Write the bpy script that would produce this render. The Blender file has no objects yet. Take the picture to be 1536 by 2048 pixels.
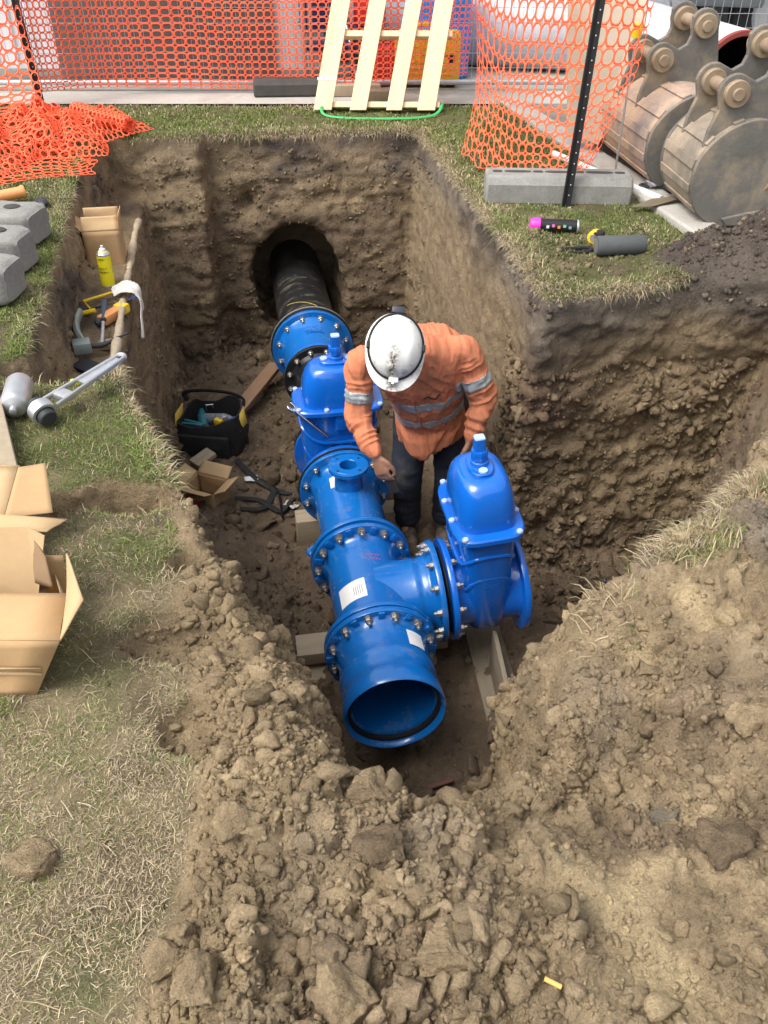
import bpy, bmesh, math, random
import numpy as np
from mathutils import Vector, Matrix, Euler, Quaternion

sc = bpy.context.scene
C = sc.collection
R = math.radians

# ------------------------------------------------------------------ camera
cam_d = bpy.data.cameras.new("camera")
cam = bpy.data.objects.new("camera", cam_d)
C.objects.link(cam)
cam.location = (0, 0, 1.5)
cam.rotation_euler = (R(90 - 37), 0, 0)
cam_d.sensor_fit = 'VERTICAL'
cam_d.sensor_height = 24.0
cam_d.lens = 24.0 * 1720 / 2048
cam_d.clip_start = 0.05
cam_d.clip_end = 500
sc.camera = cam

# ------------------------------------------------------------------ sky, sun, exposure
SUN_EL, SUN_AZ = R(57), R(238)     # azimuth from +Y clockwise: behind the camera, a little to its left
world = bpy.data.worlds.new("World")
sc.world = world
world.use_nodes = True
wn, wl = world.node_tree.nodes, world.node_tree.links
bg = wn["Background"]
sky = wn.new("ShaderNodeTexSky")
sky.sky_type = 'NISHITA'
sky.sun_disc = False
sky.sun_elevation = SUN_EL
sky.sun_rotation = SUN_AZ
sky.dust_density = 4.0
sky.air_density = 1.0
hs = wn.new("ShaderNodeHueSaturation")      # overcast: the blue is veiled by cloud
hs.inputs['Saturation'].default_value = 0.28
wl.new(sky.outputs[0], hs.inputs['Color'])
wl.new(hs.outputs[0], bg.inputs['Color'])
bg.inputs['Strength'].default_value = 0.15
sun_d = bpy.data.lights.new("sun", 'SUN')
sun_d.energy = 1.05
sun_d.angle = R(34)
sun_d.color = (1.0, 0.95, 0.88)
sun = bpy.data.objects.new("sun", sun_d)
C.objects.link(sun)
sdir = Vector((math.sin(SUN_AZ) * math.cos(SUN_EL), math.cos(SUN_AZ) * math.cos(SUN_EL), math.sin(SUN_EL)))
sun.rotation_euler = sdir.to_track_quat('Z', 'Y').to_euler()
sc.view_settings.view_transform = 'Standard'
sc.view_settings.look = 'None'
sc.view_settings.gamma = 1.0
sc.view_settings.exposure = 1.02
sc.render.engine = 'CYCLES'
sc.cycles.use_denoising = True
sc.cycles.max_bounces = 6

# ------------------------------------------------------------------ noise helpers
rs = np.random.RandomState(7)
TAB = rs.rand(32, 32, 32).astype(np.float32) * 2 - 1
def vnoise(x, y, z, s, off=0.0):
    """smooth value noise in -1..1, feature size s (metres)"""
    X = np.asarray(x, np.float32) / s + 11.3 + off
    Y = np.asarray(y, np.float32) / s + 5.7 + off * 1.7
    Z = np.asarray(z, np.float32) / s + 3.1 + off * 0.6
    X, Y, Z = np.broadcast_arrays(X, Y, Z)
    xi, yi, zi = np.floor(X).astype(np.int32), np.floor(Y).astype(np.int32), np.floor(Z).astype(np.int32)
    fx, fy, fz = X - xi, Y - yi, Z - zi
    fx, fy, fz = fx*fx*(3-2*fx), fy*fy*(3-2*fy), fz*fz*(3-2*fz)
    x0, x1, y0, y1, z0, z1 = xi & 31, (xi+1) & 31, yi & 31, (yi+1) & 31, zi & 31, (zi+1) & 31
    a = TAB[x0, y0, z0]*(1-fx) + TAB[x1, y0, z0]*fx
    b = TAB[x0, y1, z0]*(1-fx) + TAB[x1, y1, z0]*fx
    c = TAB[x0, y0, z1]*(1-fx) + TAB[x1, y0, z1]*fx
    d = TAB[x0, y1, z1]*(1-fx) + TAB[x1, y1, z1]*fx
    return (a*(1-fy)+b*fy)*(1-fz) + (c*(1-fy)+d*fy)*fz
def fbm(x, y, z, s, octv=3, off=0.0):
    r = 0; a = 1.0; t = 0
    for i in range(octv):
        r = r + a*vnoise(x, y, z, s, off + i*3.3); t += a
        a *= 0.5; s *= 0.5
    return r/t
CJ = rs.rand(16, 16, 16, 4).astype(np.float32)
def worley(x, y, z, s):
    """distance to the nearest jittered cell point, second distance, and that cell's random value"""
    X = x/s + 40.2; Y = y/s + 17.9; Z = z/s + 23.4
    xi, yi, zi = np.floor(X).astype(np.int32), np.floor(Y).astype(np.int32), np.floor(Z).astype(np.int32)
    f1 = np.full(X.shape, 9., np.float32); f2 = f1.copy(); rv = np.zeros(X.shape, np.float32)
    for a in (-1, 0, 1):
        for b in (-1, 0, 1):
            for c in (-1, 0, 1):
                cx, cy, cz = xi+a, yi+b, zi+c
                j = CJ[cx & 15, cy & 15, cz & 15]
                d = np.sqrt((cx+j[:, 0]-X)**2 + (cy+j[:, 1]-Y)**2 + (cz+j[:, 2]-Z)**2)
                n = d < f1
                f2 = np.where(n, f1, np.minimum(f2, d))
                rv = np.where(n, j[:, 3], rv)
                f1 = np.where(n, d, f1)
    return f1, f2, rv
def sstep(a, b, x):
    t = np.clip((x-a)/(b-a), 0, 1)
    return t*t*(3-2*t)

# ------------------------------------------------------------------ object helpers
def tag(o, label=None, cat=None, group=None, kind=None):
    if label: o['label'] = label
    if cat: o['category'] = cat
    if group: o['group'] = group
    if kind: o['kind'] = kind
    return o
def empty(name, loc=(0, 0, 0), rz=0.0, label=None, cat=None, group=None, rot=None):
    o = bpy.data.objects.new(name, None)
    C.objects.link(o)
    o.empty_display_size = 0.05
    o.location = loc
    o.rotation_euler = rot if rot else (0, 0, rz)
    return tag(o, label, cat, group)
def link(name, me, mat=None, parent=None):
    o = bpy.data.objects.new(name, me)
    C.objects.link(o)
    if mat is not None:
        for m in (mat if isinstance(mat, (list, tuple)) else [mat]):
            me.materials.append(m)
    if parent is not None: o.parent = parent
    return o
def np_mesh(name, co, faces, smooth=True, nper=None):
    """co (N,3); faces (M,k) int array"""
    me = bpy.data.meshes.new(name)
    co = np.asarray(co, np.float32); faces = np.asarray(faces, np.int32)
    me.vertices.add(len(co)); me.vertices.foreach_set('co', co.ravel())
    k = faces.shape[1]
    me.loops.add(faces.size); me.loops.foreach_set('vertex_index', faces.ravel())
    me.polygons.add(len(faces))
    me.polygons.foreach_set('loop_start', np.arange(0, faces.size, k, dtype=np.int32))
    if smooth: me.polygons.foreach_set('use_smooth', np.ones(len(faces), bool))
    me.update(calc_edges=True)
    return me
def set_col(me, col, name='Col'):
    a = me.color_attributes.new(name, 'FLOAT_COLOR', 'POINT')
    c = np.ones((len(me.vertices), 4), np.float32); c[:, :3] = col
    a.data.foreach_set('color', c.ravel())

class MB:
    """collects shapes for ONE mesh object"""
    def __init__(s): s.v = []; s.f = []
    def add(s, vs, fs, M=None):
        b = len(s.v)
        s.v += [tuple(M @ Vector(v)) for v in vs] if M is not None else [tuple(v) for v in vs]
        s.f += [tuple(i+b for i in f) for f in fs]
        return s
    def box(s, c, d, M=None, rot=None):
        x, y, z = d[0]/2, d[1]/2, d[2]/2
        T = Matrix.Translation(c)
        if rot is not None: T = T @ Euler(rot).to_matrix().to_4x4()
        if M is not None: T = M @ T
        vs = [(a, b, e) for a in (-x, x) for b in (-y, y) for e in (-z, z)]
        return s.add(vs, [(0,1,3,2),(4,6,7,5),(0,4,5,1),(2,3,7,6),(0,2,6,4),(1,5,7,3)], T)
    def bbox(s, c, d, b=0.01, M=None, rot=None):
        """box with bevelled edges (chamfer b)"""
        x, y, z = d[0]/2, d[1]/2, d[2]/2
        T = Matrix.Translation(c)
        if rot is not None: T = T @ Euler(rot).to_matrix().to_4x4()
        if M is not None: T = M @ T
        bm = bmesh.new(); bmesh.ops.create_cube(bm, size=1.0)
        for v in bm.verts: v.co = Vector((v.co.x*2*x, v.co.y*2*y, v.co.z*2*z))
        bmesh.ops.bevel(bm, geom=bm.edges[:], offset=min(b, x*.9, y*.9, z*.9), segments=2, affect='EDGES', profile=0.6)
        bm.verts.index_update()
        s.add([v.co for v in bm.verts], [[v.index for v in f.verts] for f in bm.faces], T); bm.free()
        return s
    def ring_loft(s, rings, cap=True, closed=True):
        b = len(s.v); n = len(rings[0])
        for r in rings: s.v += [tuple(p) for p in r]
        for i in range(len(rings)-1):
            for j in range(n if closed else n-1):
                k = (j+1) % n
                s.f.append((b+i*n+j, b+i*n+k, b+(i+1)*n+k, b+(i+1)*n+j))
        if cap:
            s.f.append(tuple(b+j for j in reversed(range(n))))
            s.f.append(tuple(b+(len(rings)-1)*n+j for j in range(n)))
        return s
    def lathe(s, prof, M=None, n=32, cap=True):
        """prof: list of (t along local Z, radius)"""
        rings = []
        for t, r in prof:
            rg = [Vector((r*math.cos(2*math.pi*j/n), r*math.sin(2*math.pi*j/n), t)) for j in range(n)]
            rings.append([M @ p for p in rg] if M is not None else rg)
        return s.ring_loft(rings, cap)
    def cyl(s, a, b, r, r2=None, n=16, cap=True):
        a, b = Vector(a), Vector(b)
        M = Matrix.Translation(a) @ (b-a).to_track_quat('Z', 'Y').to_matrix().to_4x4()
        L = (b-a).length
        return s.lathe([(0, r), (L, r if r2 is None else r2)], M, n, cap)
    def tube(s, pts, rad, n=8, cap=True, closed=False, flat=None):
        """swept tube along pts; rad a number or list; flat=(rx,ry) elliptical section"""
        P = [Vector(p) for p in pts]; rings = []
        up = Vector((0, 0, 1)); prev = None
        for i, p in enumerate(P):
            if closed: t = (P[(i+1) % len(P)] - P[i-1])
            else: t = (P[min(i+1, len(P)-1)] - P[max(i-1, 0)])
            t = t.normalized() if t.length > 1e-9 else Vector((0, 0, 1))
            if prev is None:
                a = up.cross(t)
                if a.length < 1e-3: a = Vector((1, 0, 0)).cross(t)
            else:
                a = prev - t*prev.dot(t)
            a.normalize(); prev = a
            b = t.cross(a)
            r = rad[i] if isinstance(rad, (list, tuple)) else rad
            rx, ry = (r, r) if flat is None else flat
            rings.append([p + a*rx*math.cos(2*math.pi*j/n) + b*ry*math.sin(2*math.pi*j/n) for j in range(n)])
        if closed: rings.append(rings[0]); cap = False
        return s.ring_loft(rings, cap)
    def prism(s, poly, z0, z1, M=None):
        """extrude 2D polygon (x,y) from z0 to z1"""
        n = len(poly)
        vs = [(x, y, z0) for x, y in poly] + [(x, y, z1) for x, y in poly]
        fs = [tuple(reversed(range(n))), tuple(range(n, 2*n))] + [(i, (i+1) % n, n+(i+1) % n, n+i) for i in range(n)]
        return s.add(vs, fs, M)
    def mesh(s, name, smooth=True, angle=35):
        me = bpy.data.meshes.new(name)
        me.from_pydata(s.v, [], s.f)
        bm = bmesh.new(); bm.from_mesh(me)
        bmesh.ops.recalc_face_normals(bm, faces=bm.faces[:])
        bm.to_mesh(me); bm.free()
        if smooth:
            me.shade_smooth()
            me.set_sharp_from_angle(angle=R(angle))
        return me
    def build(s, name, mat=None, parent=None, smooth=True, angle=35, bevel=0):
        o = link(name, s.mesh(name, smooth, angle), mat, parent)
        if bevel:
            m = o.modifiers.new('bevel', 'BEVEL'); m.width = bevel; m.segments = 2; m.limit_method = 'ANGLE'; m.angle_limit = R(50)
        return o
def frame(o, zdir, xhint=(1, 0, 0)):
    """4x4 with local Z along zdir at o"""
    z = Vector(zdir).normalized(); x = Vector(xhint) - z*Vector(xhint).dot(z)
    if x.length < 1e-4: x = Vector((0, 1, 0)) - z*z.y
    x.normalize(); y = z.cross(x)
    M = Matrix((x, y, z)).transposed().to_4x4()
    return Matrix.Translation(o) @ M
def copy_tree(o, parent=None):
    c = o.copy(); C.objects.link(c); c.parent = parent
    for ch in list(o.children): copy_tree(ch, c)
    return c

# ------------------------------------------------------------------ materials
def nd(t, typ, **kw):
    n = t.nodes.new(typ)
    for k, v in kw.items():
        if k in n.inputs: n.inputs[k].default_value = v
        else: setattr(n, k, v)
    return n
MATS = {}
def mat(name, col=(0.5, 0.5, 0.5), rough=0.5, metal=0.0, var=0.0, vscale=6.0, bump=0.0, bscale=40.0,
        dirt=None, dirt_amt=0.0, dirt_scale=5.0, dirt_lo=0.5, coat=0.0, attr=None, spec=0.5, trans=0.0, fine=0.0, stretch=None):
    m = bpy.data.materials.new(name); m.use_nodes = True
    t = m.node_tree; L = t.links.new; p = t.nodes['Principled BSDF']
    p.inputs['Roughness'].default_value = rough; p.inputs['Metallic'].default_value = metal
    p.inputs['Coat Weight'].default_value = coat; p.inputs['Coat Roughness'].default_value = 0.08
    p.inputs['Specular IOR Level'].default_value = spec
    if trans: p.inputs['Transmission Weight'].default_value = trans
    tc = nd(t, 'ShaderNodeTexCoord'); src = tc.outputs['Object']
    if stretch:
        mp = nd(t, 'ShaderNodeMapping'); mp.inputs['Scale'].default_value = stretch
        L(src, mp.inputs['Vector']); src = mp.outputs['Vector']
    if attr:
        a = nd(t, 'ShaderNodeVertexColor'); a.layer_name = attr; c = a.outputs['Color']
    else:
        rgb = nd(t, 'ShaderNodeRGB'); rgb.outputs[0].default_value = (*col, 1); c = rgb.outputs[0]
    def vary(c, amt, scale):
        nz = nd(t, 'ShaderNodeTexNoise', Scale=scale, Detail=6.0, Roughness=0.65); L(src, nz.inputs['Vector'])
        mr = nd(t, 'ShaderNodeMapRange'); mr.inputs['To Min'].default_value = 1-amt; mr.inputs['To Max'].default_value = 1+amt
        mr.inputs['From Min'].default_value = .25; mr.inputs['From Max'].default_value = .75
        L(nz.outputs['Fac'], mr.inputs['Value'])
        mx = nd(t, 'ShaderNodeVectorMath', operation='SCALE'); L(c, mx.inputs[0]); L(mr.outputs[0], mx.inputs['Scale'])
        return mx.outputs[0]
    if var: c = vary(c, var, vscale)
    if fine: c = vary(c, fine, vscale*9)
    if dirt is not None:
        nz = nd(t, 'ShaderNodeTexNoise', Scale=dirt_scale, Detail=8.0, Roughness=0.7); L(src, nz.inputs['Vector'])
        mr = nd(t, 'ShaderNodeMapRange'); mr.inputs['From Min'].default_value = dirt_lo; mr.inputs['From Max'].default_value = dirt_lo+.18
        mr.inputs['To Max'].default_value = dirt_amt; L(nz.outputs['Fac'], mr.inputs['Value'])
        mx = nd(t, 'ShaderNodeMix', data_type='RGBA'); L(mr.outputs[0], mx.inputs['Factor'])
        L(c, mx.inputs[6]); mx.inputs[7].default_value = (*dirt, 1); c = mx.outputs[2]
        rr = nd(t, 'ShaderNodeMapRange'); rr.inputs['To Min'].default_value = rough; rr.inputs['To Max'].default_value = max(rough, .85)
        L(mr.outputs[0], rr.inputs['Value']); L(rr.outputs[0], p.inputs['Roughness'])
    L(c, p.inputs['Base Color'])
    if bump:
        nz = nd(t, 'ShaderNodeTexNoise', Scale=bscale, Detail=6.0, Roughness=0.65); L(src, nz.inputs['Vector'])
        b = nd(t, 'ShaderNodeBump', Strength=1.0, Distance=bump); L(nz.outputs['Fac'], b.inputs['Height'])
        L(b.outputs[0], p.inputs['Normal'])
    MATS[name] = m
    return m
# ------------------------------------------------------------------ the excavation: one solid of earth, carved and meshed
LV = [0.05, -0.45, -1.0, -1.62]
# outline of the pit at four depths, clockwise from the near side, metres
PV = [
 # z0            z-.45          z-1.0          z-1.6
 [(-.04, 1.02), (-.04, 1.28), (-.05, 1.66), (-.06, 1.98)],
 [(-.17, 1.12), (-.12, 1.42), (-.17, 1.80), (-.25, 2.08)],
 [(-.30, 1.40), (-.19, 1.66), (-.25, 2.05), (-.36, 2.35)],
 [(-.44, 1.66), (-.33, 1.90), (-.43, 2.35), (-.52, 2.60)],
 [(-.52, 1.88), (-.52, 2.10), (-.62, 2.52), (-.68, 2.72)],
 [(-.68, 2.25), (-.74, 2.45), (-.82, 2.70), (-.85, 2.85)],
 [(-.90, 2.70), (-.97, 2.85), (-1.0, 3.02), (-.98, 3.10)],
 [(-1.17, 3.30), (-1.19, 3.40), (-1.2, 3.5), (-1.16, 3.55)],
 [(-1.36, 4.28), (-1.37, 4.30), (-1.36, 4.3), (-1.28, 4.3)],
 [(-1.52, 5.18), (-1.53, 5.2), (-1.5, 5.2), (-1.42, 5.2)],
 [(-1.62, 5.70), (-1.62, 5.72), (-1.58, 5.7), (-1.5, 5.7)],
 [(-1.70, 6.24), (-1.70, 6.16), (-1.62, 6.06), (-1.55, 6.02)],
 [(-1.29, 6.28), (-1.28, 6.18), (-1.28, 6.08), (-1.28, 6.04)],
 [(-1.25, 6.36), (-1.24, 6.36), (-1.24, 6.36), (-1.22, 6.36)],
 [(.24, 6.44), (.22, 6.40), (.18, 6.38), (.14, 6.36)],
 [(.48, 4.95), (.46, 4.95), (.42, 4.95), (.38, 4.95)],
 [(.70, 3.52), (.69, 3.53), (.67, 3.56), (.64, 3.62)],
 [(1.36, 3.70), (1.36, 3.74), (1.34, 3.72), (1.3, 3.68)],
 [(1.95, 3.50), (1.78, 3.70), (1.70, 3.74), (1.62, 3.68)],
 [(1.52, 2.72), (1.50, 2.95), (1.52, 3.10), (1.48, 3.15)],
 [(1.06, 2.08), (1.14, 2.40), (1.2, 2.75), (1.2, 2.95)],
 [(.76, 1.72), (.82, 1.98), (.9, 2.45), (.95, 2.78)],
 [(.55, 1.64), (.49, 1.87), (.52, 2.24), (.60, 2.70)],
 [(.49, 1.44), (.355, 1.68), (.42, 2.10), (.50, 2.46)],
 [(.47, 1.08), (.33, 1.40), (.42, 1.86), (.48, 2.22)],
 [(.18, .95), (.16, 1.26), (.16, 1.64), (.2, 1.98)],
]
PV = np.array(PV, np.float32)           # (n,4,2)
BENCH = np.array([(-1.20, 2.80), (-1.36, 3.05), (-1.48, 3.73), (-1.63, 4.45), (-1.77, 5.15), (-1.88, 5.85), (-1.90, 6.25), (-1.4, 6.22), (-1.0, 3.6), (-.98, 2.98)], np.float32)
HEAP = np.array([(-.60, 2.02), (-.54, 1.78), (-.50, 1.52), (-.43, 1.32), (-.38, 1.1), (-.34, .9), (-.37, .66), (-.48, .3), (2.6, .3), (2.6, 2.75), (1.62, 2.95), (1.14, 2.40), (.82, 2.08), (.50, 2.0), (.36, 1.68), (.34, 1.3), (.2, 1.16), (-.06, 1.14), (-.18, 1.5), (-.30, 1.85), (-.48, 2.08)], np.float32)
PA = np.array((.046, 2.25)); PD = np.array((-.168, 1.0))     # pipeline axis in plan
def poly_sdf(px, py, V):
    d = np.full(px.shape, 1e9, np.float32); inside = np.zeros(px.shape, bool)
    n = len(V)
    for i in range(n):
        ax, ay = V[i]; bx, by = V[(i+1) % n]
        ex, ey = bx-ax, by-ay
        wx, wy = px-ax, py-ay
        t = np.clip((wx*ex+wy*ey)/(ex*ex+ey*ey+1e-12), 0, 1)
        d = np.minimum(d, (wx-ex*t)**2+(wy-ey*t)**2)
        c = ((ay > py) != (by > py)) & (px < (bx-ax)*(py-ay)/(by-ay+1e-12)+ax)
        inside ^= c
    d = np.sqrt(d)
    return np.where(inside, -d, d)
def smax(a, b, k):
    h = np.clip(.5+.5*(a-b)/k, 0, 1)
    return b*(1-h)+a*h+k*h*(1-h)
def smin(a, b, k): return -smax(-a, -b, k)

def heap_mask(x, y):
    d = poly_sdf(x, y, HEAP) + .05*fbm(x, y, 0*x, .22, 3, 4.0)
    return d
def hollows(x, y):
    """places where the turf has slumped or been torn out of the left bank"""
    w = .05*fbm(x, y, 0*x, .09, 2, 66.)
    def pit_(cx, cy, rx, ry, d): return d*sstep(1.15, .55, np.hypot((x-cx)/rx, (y-cy)/ry)+w*6)
    return (pit_(-.76, 2.07, .15, .075, .17) + pit_(-.97, 2.03, .10, .05, .13) + pit_(-1.24, 2.88, .20, .12, .22)
            + pit_(-.52, 1.50, .12, .10, .09) + pit_(-.50, 1.78, .09, .07, .07) + pit_(-.60, 2.32, .05, .04, .05) + pit_(-.42, 1.22, .09, .08, .06))
def ground_h(x, y):
    """height of the untouched ground and of the spoil heaped on it"""
    h = .012*fbm(x, y, 0*x, .7, 3)
    hm = heap_mask(x, y)
    near = sstep(.06, -.16, hm)
    spoil = .03 + .05*fbm(x, y, 0*x, .35, 3, 2.0)
    spoil = spoil + .15*np.exp(-((x+.20)/.16)**2-((y-1.20)/.17)**2) + .06*np.exp(-((x+.12)/.2)**2-((y-.95)/.14)**2)             # lump left of the near rim
    spoil = spoil - .16*np.exp(-((x-.45)/.34)**2-((y-1.12)/.2)**2)              # trodden dip in front
    spoil = spoil - .10*sstep(.9, 1.25, y)*sstep(.75, .3, np.abs(x-.1))
    inb = sstep(.05, .40, 1.84+.60*np.clip(x-.5, 0, 2)-y)
    spoil = spoil*(.25+.75*np.where(x > .3, inb, 1.)) - .05*(1-inb)*sstep(.3, .5, x) + .05*sstep(.55, 1.1, x)*sstep(1.0, 1.5, y)*inb + inb*(.09*np.abs(fbm(x, y, 0*x, .22, 3, 17.))+.05*fbm(x, y, 0*x, .10, 2, 18.))*sstep(.38, .6, x)*sstep(1.0, 1.25, y)                    # bank rising to the right
    h = h + near*spoil
    # dark topsoil scraped up at the corner of the right-hand verge
    h = h + .17*np.exp(-((x-1.62)/.30)**2-((y-3.90)/.15)**2)*(1+.9*fbm(x, y, 0*x, .10, 3, 8.)) + .12*np.exp(-((x-2.0)/.3)**2-((y-3.75)/.2)**2)*(1+.9*fbm(x, y, 0*x, .10, 3, 9.))
    h = h + .11*np.exp(-((x-2.1)/.4)**2-((y-3.75)/.25)**2)
    h = h + .04*np.exp(-((x-.75)/.09)**2-((y-4.1)/.3)**2)*(1+.8*fbm(x, y, 0*x, .08, 2, 9.))
    h = h - hollows(x, y)
    # beyond the kerb and the back edge the ground is cut down for the paving
    pav = np.maximum(sstep(-.02, .04, x-(1.595-.217*(y-4.1))-.02)*sstep(3.98, 4.08, y), sstep(7.27, 7.31, y))
    h = h*(1-pav) - .06*pav
    return h
def floor_z(x, y):
    ax = PA[0] + PD[0]*(y-PA[1])
    z = -1.60 + .05*fbm(x, y, 0*x, .5, 3, 6.) + 0*x
    z = z + .16*sstep(-.28, -.75, x-ax)*sstep(4.4, 3.2, y)          # loose fill banked along the left wall
    z = z + .05*sstep(.5, 1.1, x)
    return z

NU, NV, ZS = 380, 330, 0.02
Z0, Z1 = -1.92, 0.42
NZ = int((Z1-Z0)/ZS)+1
jj = np.arange(NV)/(NV-1)
Y0, Y1 = .32, 7.25
ga = 4.2
yv = (Y0 + (Y1-Y0)*(np.exp(jj*math.log(ga))-1)/(ga-1)).astype(np.float32)
wv = (1.25+.47*yv).astype(np.float32)
uu = np.linspace(-1, 1, NU).astype(np.float32)
zz = (Z0 + ZS*np.arange(NZ)).astype(np.float32)
GX = uu[:, None]*wv[None, :]; GY = np.broadcast_to(yv[None, :], GX.shape)

def build_field():
    nl = 22
    lz = np.linspace(Z0, Z1, nl)
    D = np.empty((nl,)+GX.shape, np.float32)
    # wobble the outline a little so that no wall is a ruled plane
    for a, z in enumerate(lz):
        z_ = np.clip(z, LV[3], LV[0])
        k = 0
        while k < 2 and z_ < LV[k+1]: k += 1
        t = (LV[k]-z_)/(LV[k]-LV[k+1])
        V = PV[:, k]*(1-t) + PV[:, k+1]*t
        D[a] = poly_sdf(GX, GY, V)
    H = ground_h(GX, GY); FZ = floor_z(GX, GY); BD = poly_sdf(GX, GY, BENCH)
    F = np.empty((NU, NV, NZ), np.float32)
    for k, z in enumerate(zz):
        s = (z-Z0)/(Z1-Z0)*(nl-1); a = min(int(s), nl-2); t = s-a
        d2 = D[a]*(1-t)+D[a+1]*t
        pit = smax(d2, FZ - z, .10)
        bench = smax(BD - .10*max(0., z+.36), (-.37+.03*np.sin(GY*3)) - z, .06)
        pit = smin(pit, bench, .05)
        # burrow round the old main in the far wall
        ax = -.655 + PD[0]*(GY-6.35); zc = -1.12
        e = np.sqrt(((GX-ax)/.36)**2 + ((z-zc)/(.50 if z > zc else .46))**2)
        tun = np.maximum((e-1)*.36, 6.0-GY)
        tun = np.maximum(tun, GY-7.12)
        pit = smin(pit, tun, .05)
        F[:, :, k] = smax(z-H, -pit, .035)
    # chunky relief, only near the surface
    idx = np.nonzero(np.abs(F) < .17)
    x, y, z = GX[idx[0], idx[1]], yv[idx[1]], zz[idx[2]]
    h0 = H[idx[0], idx[1]]
    deep = sstep(-.02, -.16, z-h0)                                     # 0 on the turf, 1 on cut faces
    heap = sstep(.05, -.1, heap_mask(x, y))
    farw = sstep(5.8, 6.2, y); side = sstep(.3, .9, x)*sstep(3.0, 3.5, y)
    n = .018*fbm(x, y, z, .45, 2, 1.0) + .007*fbm(x, y, z*1.3, .10, 2, 2.0)
    # slabs peeled off along sharp edges
    sl = sstep(-.012, .018, vnoise(x, y, z*1.6, .32, 14.)+.25*vnoise(x, y, z, .06, 18.)) + .7*sstep(-.012, .018, vnoise(x, y, z*2.0, .16, 24.)+.25*vnoise(x, y, z, .05, 28.))
    n = n + (.008+.010*farw+.012*side)*(sl-.8)
    low = sstep(-.40, -.60, z)
    rid = np.abs(fbm(x, y, z*1.2, .16, 3, 5.0))
    n = n + (.075*(rid-.2)+.05*fbm(x, y, z, .3, 2, 35.))*side*low        # crumbly lower back wall of the side cut
    n = n + .022*sstep(.035, .0, np.abs(z+.40+.10*fbm(x, y, 0*x, .5, 3, 36.)))*side
    n = n - .09*np.exp(-((x+1.02)/.07)**2-((z+.50)/.08)**2)*farw*-1*-1 if False else n + .12*np.exp(-((x+1.00)/.06)**2-((z+.48)/.07)**2)*farw
    n = n + .03*sstep(.03, -.02, z+1.30)*farw
    smooth_w = sstep(.1, .5, x)*sstep(3.6, 3.9, y)                     # the right wall was scraped flat
    n = n*(1-.5*smooth_w)
    bank = sstep(2.7, 2.2, y)*deep
    n = n + .030*fbm(x, y, z, .16, 2, 54.)*bank
    F[idx] += n*np.maximum(deep, .9*heap) + .006*vnoise(x, y, z, .1, 3.)
    return F
F = build_field()

def surface_nets(F):
    S = F < 0
    nu, nv, nz = F.shape
    cnt = np.zeros((nu-1, nv-1, nz-1), np.int8)
    for a in (0, 1):
        for b in (0, 1):
            for c in (0, 1):
                cnt += S[a:nu-1+a, b:nv-1+b, c:nz-1+c]
    act = (cnt > 0) & (cnt < 8)
    ci = np.argwhere(act)
    vid = np.full(act.shape, -1, np.int32); vid[act] = np.arange(len(ci))
    acc = np.zeros((len(ci), 3), np.float32); num = np.zeros(len(ci), np.float32)
    corners = {(a, b, c): F[ci[:, 0]+a, ci[:, 1]+b, ci[:, 2]+c] for a in (0, 1) for b in (0, 1) for c in (0, 1)}
    for ax in range(3):
        o1, o2 = [q for q in range(3) if q != ax]
        for p in (0, 1):
            for q in (0, 1):
                A = [0, 0, 0]; A[o1] = p; A[o2] = q; B = A[:]; B[ax] = 1
                fa, fb = corners[tuple(A)], corners[tuple(B)]
                m = (fa < 0) != (fb < 0)
                t = np.where(m, fa/(fa-fb+1e-12), 0)
                pos = np.zeros((len(ci), 3), np.float32); pos[:, o1] = p; pos[:, o2] = q; pos[:, ax] = t
                acc[m] += pos[m]; num[m] += 1
    v = ci + acc/num[:, None]
    quads = []
    for ax in range(3):
        o1, o2 = [q for q in range(3) if q != ax]
        sl0 = [slice(None)]*3; sl1 = [slice(None)]*3
        sl0[ax] = slice(0, -1); sl1[ax] = slice(1, None)
        m = S[tuple(sl0)] != S[tuple(sl1)]
        e = np.argwhere(m)
        ok = (e[:, o1] > 0) & (e[:, o2] > 0) & (e[:, o1] < F.shape[o1]-1) & (e[:, o2] < F.shape[o2]-1)
        e = e[ok]
        def g(d1, d2):
            q = e.copy(); q[:, o1] -= d1; q[:, o2] -= d2
            return vid[q[:, 0], q[:, 1], q[:, 2]]
        quad = np.stack([g(1, 1), g(0, 1), g(0, 0), g(1, 0)], 1)
        flip = S[tuple(e.T)]
        if ax == 1: flip = ~flip
        quad[~flip] = quad[~flip][:, ::-1]
        quads.append(quad)
    return v, np.concatenate(quads)
vi, quads = surface_nets(F)
del F
def idx_to_world(vi):
    y = np.interp(vi[:, 1], np.arange(NV), yv)
    w = 1.25+.47*y
    x = (-1+2*vi[:, 0]/(NU-1))*w
    return np.stack([x, y, Z0+ZS*vi[:, 2]], 1).astype(np.float32)
co = idx_to_world(vi)
def vnormals(co, q):
    fn = np.cross(co[q[:, 2]]-co[q[:, 0]], co[q[:, 3]]-co[q[:, 1]])
    vn = np.zeros_like(co)
    for k in range(4):
        for a in range(3): vn[:, a] += np.bincount(q[:, k], fn[:, a], len(co)).astype(np.float32)
    return vn/np.maximum(np.linalg.norm(vn, axis=1), 1e-9)[:, None], fn
N0, _ = vnormals(co, quads)
X, Y, Z = co.T
HM = heap_mask(X, Y); GH = ground_h(X, Y)
turf = sstep(.05, .0, GH-Z)*sstep(.45, .75, N0[:, 2])*sstep(.0, .05, HM)          # 1 where the lawn is
scr = .10*np.exp(-((X-1.66)/.42)**2-((Y-3.88)/.22)**2) + .1*np.exp(-((X-2.1)/.4)**2-((Y-3.7)/.3)**2)
HOL = hollows(X, Y)
turf = turf*sstep(.05, .03, scr)*sstep(.035, .01, HOL)
cut = 1-turf
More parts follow.
